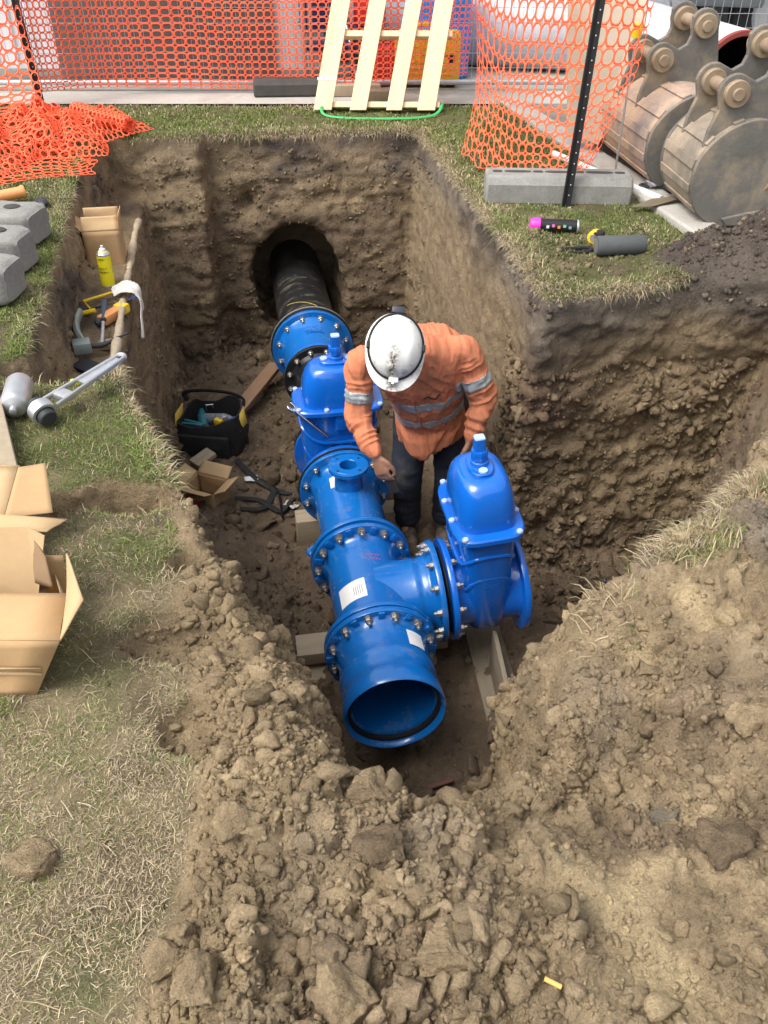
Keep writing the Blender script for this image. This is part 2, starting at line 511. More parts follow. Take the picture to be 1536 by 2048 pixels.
heap = sstep(.04, -.08, HM)*sstep(.35, .1, GH-Z)
floorm = sstep(-1.25, -1.45, Z)
# crumbs and clods pressed into the cut faces, finer towards the camera
disp = np.zeros(len(co), np.float32)
m = cut > .05
xs, ys, zs = X[m], Y[m], Z[m]
f1, f2, rv = worley(xs+.02*fbm(xs, ys, zs, .05, 2, 1.), ys+.02*fbm(xs, ys, zs, .05, 2, 2.), zs, .095)
c1 = np.clip((f2-f1)*1.5, 0, .42)*np.clip(rv*2.4-.7, 0, 1.5)
g1, g2, rw = worley(xs+.3+.008*fbm(xs, ys, zs, .02, 1, 1.), ys, zs, .042)
c2 = np.clip((g2-g1)*1.5, 0, .42)*np.clip(rw*2.2-.6, 0, 1.4)
k1, k2, rk = worley(xs+.7, ys+.2, zs, .019)
c3 = np.clip((k2-k1)*1.4, 0, .42)*np.clip(rk*2-.5, 0, 1.3)
nearb = sstep(2.9, 2.3, ys)*sstep(.02, .15, GH[m]-zs)
amt = np.clip(heap[m]*1.0 + floorm[m]*.9 + nearb*.45 + .05, 0, 1)
clmp = sstep(-.25, .25, fbm(xs, ys, zs, .26, 2, 12.))*sstep(.5, .15, fbm(xs, ys, zs, .5, 2, 13.)*np.clip(xs*2, 0, 1))
cloddy = sstep(.32, .12, xs)*sstep(1.45, 1.15, ys)*heap[m]
amt = np.clip(amt*(.15+.85*clmp)+.75*cloddy, 0, 1.15)
wallm = (1-heap[m])*(1-floorm[m])*sstep(.05, .2, GH[m]-zs)
farw = sstep(5.7, 6.1, ys); rgt = sstep(.0, .4, xs)*sstep(3.6, 3.8, ys)
side_ = sstep(.5, .9, xs)*sstep(3.2, 3.45, ys)*sstep(4.1, 3.9, ys)*sstep(-.4, -.6, zs)
fl1 = fbm(xs*.5, ys*.5, zs*1.6, .055, 3, 6.); fl2 = fbm(xs, ys, zs*.35, .03, 3, 16.)
dm = .062*c1*amt + .03*c1*side_ + .050*c2*(amt*.9+.06+.75*side_) + .024*c3*(amt*.9+.2) + .007*fbm(xs, ys, zs, .03, 2, 3.)
dm = dm + wallm*(.006*sstep(-.02, .03, fl1)*(1-rgt) + .004*fl1 + (.008+.003*rgt)*fl2 + .016*c3*.5 - .008*sstep(.05, .0, np.abs(vnoise(xs*.3, ys*.3, zs, .07, 19.)))*farw)
disp[m] = dm*np.clip(cut[m], 0, 1)
disp[~m] = .004*vnoise(X[~m], Y[~m], Z[~m], .05, 2.)
co = co + N0*disp[:, None]
N1, FN = vnormals(co, quads)
# soil colours: strata, clay bodies, roots; darkened in the hollows and with depth
def lerp(a, b, t): return a*(1-t)[:, None]+b*t[:, None]
TAN = np.array((.46, .355, .210)); TAN2 = np.array((.365, .275, .165)); BRN = np.array((.200, .147, .098)); RED = np.array((.150, .098, .068))
DRK = np.array((.092, .074, .062)); GRY = np.array((.235, .203, .168)); OLV = np.array((.225, .175, .108))
n1 = fbm(X, Y, Z, .5, 4, 21.); n2 = fbm(X, Y, Z*2, .18, 3, 31.); n3 = fbm(X, Y, Z, .07, 3, 41.)
col = np.tile(BRN, (len(co), 1))
depth = -(Z-np.minimum(GH, .03))
col = lerp(col, OLV, .6*sstep(-.1, .5, n2))
col = lerp(col, RED, .8*sstep(.25, .5, depth + .1*n1)*sstep(.95, .6, depth+.1*n1)*sstep(.3, .8, X)*sstep(3.3, 3.5, Y))
col = lerp(col, GRY, .75*sstep(.38, .10, depth + .08*n1))
col = lerp(col, DRK, .85*sstep(.12, -.25, n2)*sstep(.46, .22, depth+.05*n1)*(1-heap))
col = lerp(col, DRK*1.2, .8*sstep(5.9, 6.1, Y)*sstep(.40, .22, depth+.06*n1)*(1-turf))
col = lerp(col, DRK*1.25, .9*sstep(.02, .06, HOL)*(1-.5*sstep(0, .4, n2)))  # hollows in the bank coloured darker than around them
tanw = sstep(-1.1, -1.5, X+.168*(Y-4.6))*sstep(-.45, .1, n1+.5*n2)               # left wall
tanw = np.maximum(tanw, sstep(.05, .3, X+.168*(Y-6.4))*sstep(3.5, 3.75, Y)*sstep(-.9, -.2, n1+.4*n2)*sstep(.05, .3, depth))  # scraped right wall
tanw = np.maximum(tanw, .75*sstep(-.15, .3, n1+.4*n2)*sstep(5.9, 6.1, Y))
tanw = np.maximum(tanw, sstep(2.6, 2.2, Y)*sstep(-.15, -.3, X)*sstep(1.0, .2, depth)*sstep(-.5, .2, n1+.3))
col = lerp(col, TAN2, .85*tanw)
hp = np.maximum(heap, .85*sstep(2.75, 2.3, Y)*sstep(1.15, .5, depth)*(1-turf))*sstep(-.9, -.1, n1+.6*n2)
col = lerp(col, TAN2, .9*hp)
col = lerp(col, TAN, .9*heap*sstep(.15, .6, n2+.7*n3))
col = lerp(col, BRN, .6*heap*sstep(.15, .5, fbm(X, Y, Z, .28, 3, 77.)))
col = lerp(col, GRY, .35*heap*sstep(.3, .7, fbm(X, Y, Z, .4, 2, 57.)))
col = lerp(col, BRN*.95, .8*floorm)
col = col*(1-.06*sstep(.5, 1.3, depth))[:, None]  # all soil slightly darker towards the bottom of the pit
col = lerp(col, DRK*1.15, .85*sstep(.012, .05, scr+.03*n3)*sstep(.2, .0, depth))
rv_f = np.zeros(len(co), np.float32)+.5; rv_f[m] = .5+(rv-.5)*np.clip(amt*2, 0, 1)
col = col*(1+.28*n3+.22*(rv_f-.5)*cut)[:, None]
lawn = lerp(np.tile(np.array((.115, .115, .05)), (len(co), 1)), np.array((.29, .235, .14)), sstep(-.3, .4, n2+sstep(2.6, 1.6, Y)*.8-.3))
lawn = lerp(lawn, np.array((.15, .115, .075)), .75*sstep(.05, .45, fbm(X, Y, 0*X, .16, 3, 83.)))
lawn = lerp(lawn, np.array((.10, .125, .045)), .55*sstep(.10, .5, fbm(X, Y, 0*X, .22, 3, 93.)))
col = lerp(col, lawn, turf)
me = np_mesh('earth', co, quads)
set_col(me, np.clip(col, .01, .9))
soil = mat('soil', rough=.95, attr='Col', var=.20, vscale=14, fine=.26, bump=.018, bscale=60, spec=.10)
_t = soil.node_tree; _b = [n for n in _t.nodes if n.type == 'BUMP'][0]; _tc = [n for n in _t.nodes if n.type == 'TEX_COORD'][0]
_nz = nd(_t, 'ShaderNodeTexNoise', Scale=230.0, Detail=4.0, Roughness=0.7); _t.links.new(_tc.outputs['Object'], _nz.inputs['Vector'])
_b2 = nd(_t, 'ShaderNodeBump', Strength=1.0, Distance=.006); _t.links.new(_nz.outputs['Fac'], _b2.inputs['Height']); _t.links.new(_b.outputs[0], _b2.inputs['Normal'])
_t.links.new(_b2.outputs[0], _t.nodes['Principled BSDF'].inputs['Normal'])
earth = tag(link('ground', me, soil), kind='structure')
TERR = dict(co=co, quads=quads, fn=FN, turf=turf, n=N1)
from mathutils.bvhtree import BVHTree
def _bvh():
    # a coarse copy is enough for resting things on the earth
    return BVHTree.FromPolygons([Vector(c) for c in co.tolist()], quads.tolist())
BV = _bvh()
def drop(x, y, z=2.0):
    """height of the earth below (x, y), from z down"""
    hit = BV.ray_cast(Vector((x, y, z)), Vector((0, 0, -1)))
    return hit[0].z if hit[0] is not None else 0.0
# ------------------------------------------------------------------ the new pipework
M_fit = mat('fitting_blue', (.004, .135, .46), .22, var=.10, vscale=7, coat=.5, dirt=(.26, .21, .14), dirt_amt=.30, dirt_scale=8, dirt_lo=.55, bump=.0009, bscale=60)
M_valve = mat('valve_blue', (.004, .125, .56), .18, var=.08, vscale=6, coat=.6, bump=.0008, bscale=30, dirt=(.16, .15, .13), dirt_amt=.22, dirt_scale=9, dirt_lo=.60)
M_zinc = mat('zinc_steel', (.42, .40, .37), .38, .85, var=.25, vscale=60, dirt=(.12, .09, .06), dirt_amt=.5, dirt_scale=40, dirt_lo=.55)
M_rubber = mat('black_rubber', (.012, .012, .013), .6, var=.3, vscale=20)
M_pe = mat('black_polyethylene', (.016, .016, .017), .38, var=.3, vscale=6, dirt=(.20, .17, .11), dirt_amt=.55, dirt_scale=5, dirt_lo=.52, stretch=(1, 3, 1))
M_blackp = mat('black_paint', (.012, .013, .015), .3, var=.3, vscale=12, dirt=(.16, .12, .08), dirt_amt=.3, dirt_scale=9, dirt_lo=.58)
M_grey = mat('grey_rim', (.28, .27, .25), .5, .3, var=.2, vscale=14)
M_label = mat('white_label', (.78, .78, .76), .5, var=.06, vscale=30)
M_plug = mat('pale_wax_plug', (.36, .47, .66), .45)
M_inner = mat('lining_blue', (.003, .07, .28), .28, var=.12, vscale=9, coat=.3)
RZ = math.atan(.168)
AXZ = -1.2
def axis_pt(s): # plan position at distance s along the main
    return Vector((.046 - .168*s/1.014, 2.25 + s/1.014, AXZ))
YM = Matrix.Rotation(R(-90), 4, 'X')      # local Z -> +Y
def ylathe(mb, prof, n=48, cap=True, M=None):
    """profile along local +Y"""
    return mb.lathe(prof, (M @ YM) if M is not None else YM, n, cap)
BOLT = None
def bolt_mesh():
    global BOLT
    if BOLT is None:
        mb = MB()
        # washer, hex nut, stud end: pointing along -Y (towards the near side), seat at y=0
        mb.lathe([(0, .019), (.003, .019)], Matrix.Rotation(R(90), 4, 'X'), 14)
        mb.lathe([(.003, .0155), (.016, .0155), (.018, .0135)], Matrix.Rotation(R(90), 4, 'X'), 6)
        mb.lathe([(.018, .0085), (.031, .0085), (.034, .006)], Matrix.Rotation(R(90), 4, 'X'), 10)
        BOLT = mb.mesh('bolt', True, 30); BOLT.materials.append(M_zinc)
    return BOLT
def bolts(parent, n, pcd, y, M=None, a0=0.0, back=False, sc_=1.0):
    for i in range(n):
        a = a0 + 2*math.pi*i/n
        o = bpy.data.objects.new('bolt', bolt_mesh()); C.objects.link(o); o.parent = parent
        T = Matrix.Translation((pcd/2*math.cos(a), y, pcd/2*math.sin(a)))
        if back: T = T @ Matrix.Rotation(math.pi, 4, 'Z')
        T = T @ Matrix.Rotation(a*1.7+i*1.3, 4, 'Y') @ Matrix.Scale(sc_, 4)
        o.matrix_local = (M @ T) if M is not None else T
def flange(mb, y0, y1, ro, M=None, n=64, rim=.004):
    ylathe(mb, [(y0, ro-rim-.004), (y0+rim*.3, ro-rim*.4), (y0+rim, ro), (y1-rim, ro), (y1-rim*.3, ro-rim*.4), (y1, ro-rim-.004)], n, True, M)
def gussets(mb, n, y, r0, r1, d, M=None, a0=0.0):
    """raised pads between the bolts on the face of a ductile flange"""
    for i in range(n):
        a = a0 + 2*math.pi*(i+.5)/n
        T = Matrix.Rotation(-a, 4, 'Y') if M is None else M @ Matrix.Rotation(-a, 4, 'Y')
        pts = []
        w0, w1 = .030, .014
        mb.bbox(((r0+r1)/2, y-d/2, 0), (r1-r0, d, .030), .007, T)
def band(mb, s0, s1, r, a0, a1, M=None, n=12):
    """a label wrapped on a pipe of radius r about local Y; angles in degrees from +X towards +Z"""
    rows = []
    for y in (s0, s1):
        rows.append([(r*math.cos(R(a0+(a1-a0)*k/n)), y, r*math.sin(R(a0+(a1-a0)*k/n))) for k in range(n+1)])
    vs = rows[0]+rows[1]
    fs = [(k, k+1, n+2+k, n+1+k) for k in range(n)]
    mb.add(vs, fs, M)
    return mb

def root_at(name, s, label, cat):
    p = axis_pt(s)
    return empty(name, (p.x, p.y, AXZ), RZ, label, cat)

# ---- flange adaptor at the open end
r = root_at('flange_adaptor', 0, 'open-ended bright blue flange adaptor nearest the camera on the pipeline', 'pipe fitting')
mb = MB()
ylathe(mb, [(.30, .170), (.05, .170), (.045, .187), (.015, .190), (.0, .196), (-.006, .202), (0, .2065), (.02, .2075), (.045, .2065),
            (.085, .2035), (.09, .200), (.16, .1985), (.165, .201), (.19, .2), (.195, .1975), (.27, .194), (.31, .196), (.332, .210), (.338, .216)], 72, False)
mb.build('body', M_fit, r)
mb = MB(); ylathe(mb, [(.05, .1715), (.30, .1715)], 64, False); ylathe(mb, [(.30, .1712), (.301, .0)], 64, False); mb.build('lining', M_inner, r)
mb = MB(); ylathe(mb, [(.018, .1905), (.02, .176), (.040, .176), (.044, .189)], 64, False); mb.build('rubber_seal', M_rubber, r)
mb = MB(); flange(mb, .338, .368, .243); gussets(mb, 12, .338, .196, .240, .012, a0=R(15)); mb.build('flange', M_fit, r, bevel=0)
bolts(r, 12, .43, .338, a0=R(15), sc_=1.12)
mb = band(MB(), .20, .285, .1995, 38, 62); mb.build('label_sticker', M_label, r)

# ---- equal tee with its branch
TEE = .66
r = root_at('pipe_tee', .375, 'blue flanged tee in mid pipeline with white paper label and side branch', 'pipe fitting')
o_ = .375
mb = MB()
ylathe(mb, [(.39-o_, .205), (.40-o_, .186), (.425-o_, .176), (.46-o_, .1725), (.86-o_, .1725), (.895-o_, .177), (.915-o_, .190), (.922-o_, .206)], 72, False)
body = mb.build('body', M_fit, r)
mb = MB(); flange(mb, 0, .028, .243); mb.build('flange', M_fit, r)
mb = MB(); flange(mb, .918-o_, .946-o_, .240); gussets(mb, 12, .918-o_, .195, .236, .011); mb.build('flange', M_fit, r)
bolts(r, 12, .425, .918-o_, a0=0, sc_=1.12)
TILT = R(4.2)
BM = Matrix.Translation((0, TEE-o_, 0)) @ Matrix.Rotation(-TILT, 4, 'Y') @ Matrix.Rotation(R(-90), 4, 'Z')    # local Y -> branch (+X), tilted up a touch
mb = MB()
ylathe(mb, [(.03, .176), (.10, .172), (.19, .1655), (.20, .169), (.215, .169), (.222, .166), (.24, .166), (.247, .170), (.262, .170), (.27, .172), (.285, .188), (.292, .204)], 64, False, BM)
mb.build('branch', M_fit, r)
# the weld-like crotch line where branch meets barrel
crv = []
for k in range(33):
    a = 2*math.pi*k/32
    zz_ = .178*math.sin(a); yy_ = .178*math.cos(a)
    xx_ = math.sqrt(max(0, .1735**2 - min(.1735, abs(zz_))**2))
    crv.append(Vector((max(.015, xx_), TEE-o_+yy_, zz_*.96)))
mb = MB(); mb.tube(crv, .0028, 6, False); mb.build('casting_seam', M_fit, r)
mb = MB(); flange(mb, .290, .318, .238, BM); mb.build('branch_flange', M_fit, r)
bolts(r, 12, .425, .290, BM, a0=R(15))
band(MB(), .52-o_, .64-o_, .1735, 100, 146).build('paper_label', M_label, r)
mb = MB()
for k in range(5): mb.box((0, 0, 0), (.0015, .05+.012*(k % 2), .0018), Matrix.Rotation(-R(106+k*3.2), 4, 'Y') @ Matrix.Translation((.1741, .575-o_, 0)))
mb.build('printed_text', mat('label_ink', (.10, .11, .14), .7), r, smooth=False)
# pink crayon numbers
M_pink = mat('pink_crayon', (.45, .08, .30), .7)
mb = MB()
def crayon(mb, cx, ang, strokes, s=.022):
    T0 = Matrix.Rotation(-R(ang), 4, 'Y') @ Matrix.Translation((.1738, cx, 0))
    for st in strokes:
        pts = [T0 @ Vector((0, -p[0]*s, -p[1]*s)) for p in st]
        pts = [Vector((p.x, p.y, p.z)).normalized()*0 + p for p in pts]
        mb.tube(pts, .0012, 4)
eight = [[(.5+.28*math.sin(t*.524*2), .5+.45*math.cos(t*.524)*(1)) for t in range(13)]]
zero = [[(.5+.3*math.sin(t*.524), .5+.45*math.cos(t*.524)) for t in range(13)]]
two = [[(.1, .8), (.4, 1), (.7, .8), (.5, .45), (.1, 0), (.8, 0)]]
six = [[(.7, .95), (.35, .7), (.2, .3), (.45, 0), (.75, .25), (.5, .5), (.25, .35)]]
for c_, a_, g_ in ((.80, 84, eight), (.775, 84, two), (.80, 76, zero), (.77, 76, six), (.795, 92, six)):
    crayon(mb, c_-o_, a_, g_)
mb.build('crayon_mark', M_pink, r)
mb = MB(); flange(mb, -.0065, -.0005, .205, n=48); mb.build('gasket', M_rubber, r)

# ---- short pipe with the small flanged outlet on top
r = root_at('flanged_outlet_pipe', .962, 'blue flanged pipe with small round outlet flange on its top', 'pipe fitting')
o_ = .962
mb = MB()
ylathe(mb, [(.03, .205), (.04, .186), (.065, .174), (.10, .1705), (.53, .1705), (.56, .174), (.58, .188), (.588, .206)], 72, False)
mb.build('body', M_fit, r)
mb = MB(); flange(mb, 0, .030, .243); mb.build('flange', M_fit, r)
mb = MB(); flange(mb, .585, .613, .243); gussets(mb, 12, .586, .205, .238, .006); mb.build('flange', M_fit, r)
bolts(r, 12, .43, .585, a0=R(15))
mb = MB(); flange(mb, -.0135, -.001, .198, n=48); mb.build('gasket', M_rubber, r)
mb = MB()
mb.lathe([(.10, .078), (.20, .072), (.245, .071), (.262, .078), (.266, .100), (.268, .1015), (.288, .1015), (.290, .100), (.290, .086), (.291, .085), (.291, .046), (.289, .044), (.18, .043), (.17, 0)],
         Matrix.Translation((0, .40, 0)), 48, False)
oo = mb.build('outlet', M_fit, r)
M_hole = mat('hole_dark', (.01, .02, .05), .8)
for i in range(4):
    a = R(40+90*i); MB().cyl((.077*math.cos(a), .40+.077*math.sin(a), .27), (.077*math.cos(a), .40+.077*math.sin(a), .2915), .0085, n=12).build('bolt_hole', M_hole, oo)
mb = MB(); mb.lathe([(.170, .0425), (.172, 0.001)], Matrix.Translation((0, .40, 0)), 32); mb.build('bore', M_rubber, oo)
for sgn in (-1, 1):
    mb = MB()
    pts = [Vector((sgn*(.165+.075*math.sin(math.pi*k/10)), .10+.09*(k/10-.5)*2*.55+.02, -.02)) for k in range(11)]
    mb.tube(pts, .016, 10); mb.build('lifting_lug', M_fit, r)
mb = MB(); band(mb, .41, .50, .1715, 112, 122, n=4); mb.build('label_sticker', M_label, r)
mb = MB(); flange(mb, .615, .626, .250); mb.build('gasket', M_rubber, r)

# ---- gate valves
def sring(lx, ly, z, n=40, p=3.0, cx=0, cy=0):
    out = []
    for j in range(n):
        a = 2*math.pi*j/n; ca, sa = math.cos(a), math.sin(a)
        out.append(Vector((cx+lx*math.copysign(abs(ca)**(2/p), ca), cy+ly*math.copysign(abs(sa)**(2/p), sa), z)))
    return out
def gate_valve(name, loc, rot, label):
    """flow along local Y, body long across it (local X), stem along local Z, origin on the flow axis"""
    r = empty(name, loc, 0, label, 'valve', rot=rot)
    mb = MB()
    ylathe(mb, [(-.160, .206), (-.148, .186), (-.125, .176), (.125, .176), (.148, .186), (.160, .206)], 64, False)
    # wedge housing
    ringsp = [(-.215, .06, .045, 2.2), (-.20, .10, .078, 2.4), (-.15, .15, .094, 2.8), (-.05, .183, .106, 3.2), (.10, .196, .114, 3.6), (.25, .202, .119, 3.8), (.40, .206, .123, 4), (.44, .210, .127, 4)]
    mb.ring_loft([sring(a, b, z, 48, p) for z, a, b, p in ringsp])
    mb.build('body', M_valve, r)
    for y0 in (-.175, .147):
        mb = MB(); flange(mb, y0, y0+.028, .240); mb.build('flange', M_valve, r)
    mb = MB()
    mb.ring_loft([sring(.228, .146, z, 56, 4.5) for z in (.436,)] + [sring(.238, .156, z, 56, 4.5) for z in (.444, .466)] + [sring(.232, .150, .474, 56, 4.5)])
    mb.build('bonnet_flange', M_valve, r)
    mb = MB()
    prof = []
    for k in range(15):
        t = k/14
        w = math.cos(t*math.pi/2*.94)**.60
        prof.append((.474+.235*math.sin(t*math.pi/2), .055+(.190-.055)*w, .050+(.130-.050)*w, 2.7+1.1*(1-t)))
    mb.ring_loft([sring(a, b, z, 48, p) for z, a, b, p in prof])
    mb.build('bonnet', M_valve, r)
    mb = MB()
    mb.ring_loft([sring(.062, .050, .66, 40, 3), sring(.085, .052, .70, 40, 2.6), sring(.088, .054, .722, 40, 2.6), sring(.084, .05, .728, 40, 2.6)])
    mb.lathe([(.72, .040), (.745, .038), (.75, .030), (.758, .030)], None, 24)
    mb.build('gland', M_valve, r)
    for sx in (-1, 1):
        mb = MB(); mb.lathe([(.722, .020), (.735, .020), (.738, .017)], Matrix.Translation((sx*.062, 0, 0)), 18); mb.build('gland_plug', M_plug, r)
    mb = MB()
    mb.lathe([(.756, .034), (.762, .037), (.800, .037), (.806, .034)], None, 8)
    mb.ring_loft([sring(.0255, .0255, .804, 24, 5), sring(.0235, .0235, .868, 24, 5)])
    mb.build('stem_cap', M_valve, r, angle=28)
    mb = MB(); mb.ring_loft([sring(.0225, .0225, .868, 24, 5), sring(.0215, .0215, .873, 24, 5)]); mb.build('stem_tip', M_plug, r)
    for x, y in ((-.212, -.115), (-.212, .115), (.212, -.115), (.212, .115), (-.07, -.140), (.07, -.140), (-.07, .140), (.07, .140)):
        mb = MB(); mb.lathe([(.472, .014), (.482, .014), (.487, .010)], Matrix.Translation((x, y, 0)), 16); mb.build('bonnet_plug', M_plug, r)
    for z, a, b in ((.24, .203, .120), (.04, .192, .114)):
        ring = sring(a, b, z, 56, 3.8)
        ring = [Vector((p.x, p.y, z + .10*(abs(p.x)/a)**4 if z > .1 else z+.16*(abs(p.x)/a)**3)) for p in ring]
        mb = MB(); mb.tube(ring, .010, 8, closed=True); mb.build('rib', M_valve, r)
    for sy in (-1, 1):
        MB().bbox((0, sy*.128, .385), (.06, .03, .10), .008).build('boss', M_valve, r)
        MB().bbox((0, sy*.116, .15), (.016, .026, .16), .005).build('rib', M_valve, r)
    for ch in r.children:                                   # squat bonnet
        for v in ch.data.vertices:
            if v.co.z > .25: v.co.z = .25+(v.co.z-.25)*.89
    return r
def text_mesh(txt, size, depth=.002, sp=1.0):
    cu = bpy.data.curves.new('txt', 'FONT'); cu.body = txt; cu.size = size; cu.extrude = depth; cu.align_x = 'CENTER'; cu.align_y = 'CENTER'
    cu.space_character = sp; cu.resolution_u = 3
    o = bpy.data.objects.new('txt', cu); C.objects.link(o)
    me = bpy.data.meshes.new_from_object(o.evaluated_get(bpy.context.evaluated_depsgraph_get()))
    bpy.data.objects.remove(o); bpy.data.curves.remove(cu)
    me.materials.clear()
    return me
v1 = gate_valve('gate_valve', axis_pt(1.775), (0, 0, RZ), 'glossy royal blue gate valve behind the worker, spanner resting on its bonnet')
tb = axis_pt(TEE)
bdir = Vector((math.cos(RZ)*math.cos(TILT), math.sin(RZ)*math.cos(TILT), math.sin(TILT)))
vp = tb + bdir*.518
# flow along the branch: local Y -> branch
Mv = Matrix.Rotation(RZ, 4, 'Z') @ Matrix.Rotation(-TILT, 4, 'Y') @ Matrix.Rotation(R(-90), 4, 'Z')
v2 = gate_valve('gate_valve', vp, Mv.to_euler(), 'glossy royal blue gate valve on the tee branch, right of the worker')
tm = text_mesh('EVP', .050); o = link('cast_letters', tm, M_valve, v2)
o.matrix_local = Matrix.Translation((.202, 0, .325)) @ Matrix.Rotation(R(90), 4, 'Z') @ Matrix.Rotation(R(90), 4, 'X')
tm = text_mesh('DN300', .026); o = link('cast_letters', tm, M_valve, v2)
o.matrix_local = Matrix.Translation((.197, 0, .155)) @ Matrix.Rotation(R(90), 4, 'Z') @ Matrix.Rotation(R(90), 4, 'X')
bolts(v2, 12, .425, -.147, None, a0=R(15), back=True)
mb = MB(); flange(mb, -.186, -.177, .20, n=48); mb.build('gasket', M_rubber, v2)
bolts(v1, 12, .425, -.147, None, a0=R(15), back=True)

# ---- black spool between the far valve and the old main
r = root_at('black_flanged_pipe', 1.96, 'short black flanged pipe between far blue valve and blue reducer', 'pipe')
o_ = 1.96
mb = MB(); ylathe(mb, [(.02, .20), (.03, .168), (.84, .168), (.86, .19)], 56, False); mb.build('body', M_blackp, r)
mb = MB(); flange(mb, 0, .028, .238); mb.build('flange', M_blackp, r)
mb = MB(); flange(mb, .858, .890, .232); mb.build('flange', M_blackp, r)
bolts(r, 12, .40, .858, a0=R(15))

# ---- blue reducer bolted to the old main
r = root_at('blue_flanged_reducer', 2.853, 'wide blue flanged reducer bolted to the old black main', 'pipe fitting')
o_ = 2.853
mb = MB(); ylathe(mb, [(.0, .225), (.03, .228), (.05, .205), (.30, .215), (.36, .226), (.40, .245)], 64, False); mb.build('body', M_fit, r)
mb = MB(); flange(mb, .398, .440, .280); mb.build('flange', M_fit, r)
bolts(r, 12, .475, .398, a0=R(15), sc_=1.2)
tm = text_mesh('TALIS', .05); 
# letters wrapped over the crown of the casting
bm = bmesh.new(); bm.from_mesh(tm)
for v in bm.verts:
    a = v.co.x/.222; v.co = Vector(((.222+v.co.z)*math.sin(a), .23+v.co.y, (.222+v.co.z)*math.cos(a)))
bm.to_mesh(tm); bm.free()
link('cast_letters', tm, M_fit, r)

# ---- old main
r = root_at('black_pipe', 3.30, 'old black polyethylene main coming out of the hole in the end wall', 'pipe')
mb = MB()
ylathe(mb, [(.03, .255), (.05, .232), (.10, .205), (.30, .205), (1.60, .205)], 56, True); mb.build('barrel', M_pe, r)
mb = MB(); ylathe(mb, [(.0, .280), (.004, .287), (.045, .287), (.05, .280)], 64, True); mb.build('stub_flange', M_blackp, r)
mb = MB(); ylathe(mb, [(.012, .2885), (.030, .2885)], 64, False); mb.build('backing_ring', M_grey, r)
band(MB(), .052, .10, .245, 80, 110, n=6).build('label_sticker', M_label, r)
mb = MB(); pts = [(.206*math.cos(R(60+k*9)), .22+.18*k/9, .2065*math.sin(R(60+k*9))) for k in range(9)]
mb.tube(pts, .0025, 5); mb.build('chalk_mark', mat('chalk_yellow', (.5, .42, .12), .8), r)

# ---- spanner left on the far valve
M_chrome = mat('chrome_steel', (.55, .57, .60), .25, 1.0, var=.2, vscale=30, dirt=(.18, .15, .12), dirt_amt=.5, dirt_scale=20, dirt_lo=.55)
def spanner(name, a, b, label, w=.022, jaw=.05):
    a, b = Vector(a), Vector(b)
    r = empty(name, a, 0, label, 'spanner')
    d = (b-a); L = d.length
    M = frame((0, 0, 0), d, (0, 0, 1))
    mb = MB(); mb.ring_loft([[M @ Vector((.004*sx, w/2*(1.2-.3*t)*sy, jaw*.6+(L-jaw*.6)*t)) for sx, sy in ((-1, -1), (-1, 1), (1, 1), (1, -1))] for t in (0, .5, 1)])
    mb.build('shaft', M_chrome, r, bevel=.002)
    poly = [(math.cos(R(t))*jaw*.62, math.sin(R(t))*jaw*.62) for t in range(-50, 231, 20)]
    poly = poly[::1] + [(-.3*jaw, -.30*jaw*0+ .05*jaw), (-.26*jaw, .1*jaw), (.26*jaw, .1*jaw)]
    J = M @ Matrix(((0, 0, 1, -.006), (1, 0, 0, 0), (0, 1, 0, 0), (0, 0, 0, 1)))
    J = M @ Matrix.Translation((0, 0, .02)) @ Matrix.Rotation(R(90), 4, 'Y') @ Matrix.Rotation(R(90), 4, 'Z')
    pj = [(jaw*.62*math.cos(R(t)), jaw*.62*math.sin(R(t))) for t in range(-55, 236, 15)] + [(-.30*jaw, -.45*jaw), (-.28*jaw, .10*jaw), (0, .2*jaw), (.28*jaw, .10*jaw), (.30*jaw, -.45*jaw)]
    J = M @ Matrix.Translation((-.006, 0, jaw*.25)) @ Matrix(((0, 0, 1, 0), (1, 0, 0, 0), (0, 1, 0, 0), (0, 0, 0, 1)))
    mb = MB(); mb.prism(pj, 0, .012, J); mb.build('jaw', M_chrome, r, bevel=.002)
    return r
# ------------------------------------------------------------------ the worker
def remesh(mb, voxel, smooth_it=3, name='m'):
    me = mb.mesh(name, False)
    o = bpy.data.objects.new('tmp', me); C.objects.link(o)
    m = o.modifiers.new('r', 'REMESH'); m.mode = 'VOXEL'; m.voxel_size = voxel; m.use_smooth_shade = True
    if smooth_it:
        s = o.modifiers.new('s', 'SMOOTH'); s.iterations = smooth_it; s.factor = .5
    bpy.context.view_layer.update()
    out = bpy.data.meshes.new_from_object(o.evaluated_get(bpy.context.evaluated_depsgraph_get()))
    bpy.data.objects.remove(o); bpy.data.meshes.remove(me)
    out.name = name; out.materials.clear(); out.shade_smooth()
    return out
def mesh_np(me):
    co = np.empty(len(me.vertices)*3, np.float32); me.vertices.foreach_get('co', co); co = co.reshape(-1, 3)
    no = np.empty(len(me.vertices)*3, np.float32); me.vertex_normals.foreach_get('vector', no) if hasattr(me, 'vertex_normals') else me.vertices.foreach_get('normal', no)
    return co, no.reshape(-1, 3)
def displace(me, fn):
    co, no = mesh_np(me)
    co = co + no*fn(co, no)[:, None]
    me.vertices.foreach_set('co', co.astype(np.float32).ravel()); me.update()
def catmull(P, n=6):
    P = [Vector(p) for p in P]; out = []
    for i in range(len(P)-1):
        p0, p1, p2, p3 = P[max(i-1, 0)], P[i], P[i+1], P[min(i+2, len(P)-1)]
        for k in range(n):
            t = k/n
            out.append(.5*((2*p1)+(p2-p0)*t+(2*p0-5*p1+4*p2-p3)*t*t+(3*p1-p0-3*p2+p3)*t**3))
    out.append(P[-1]); return out
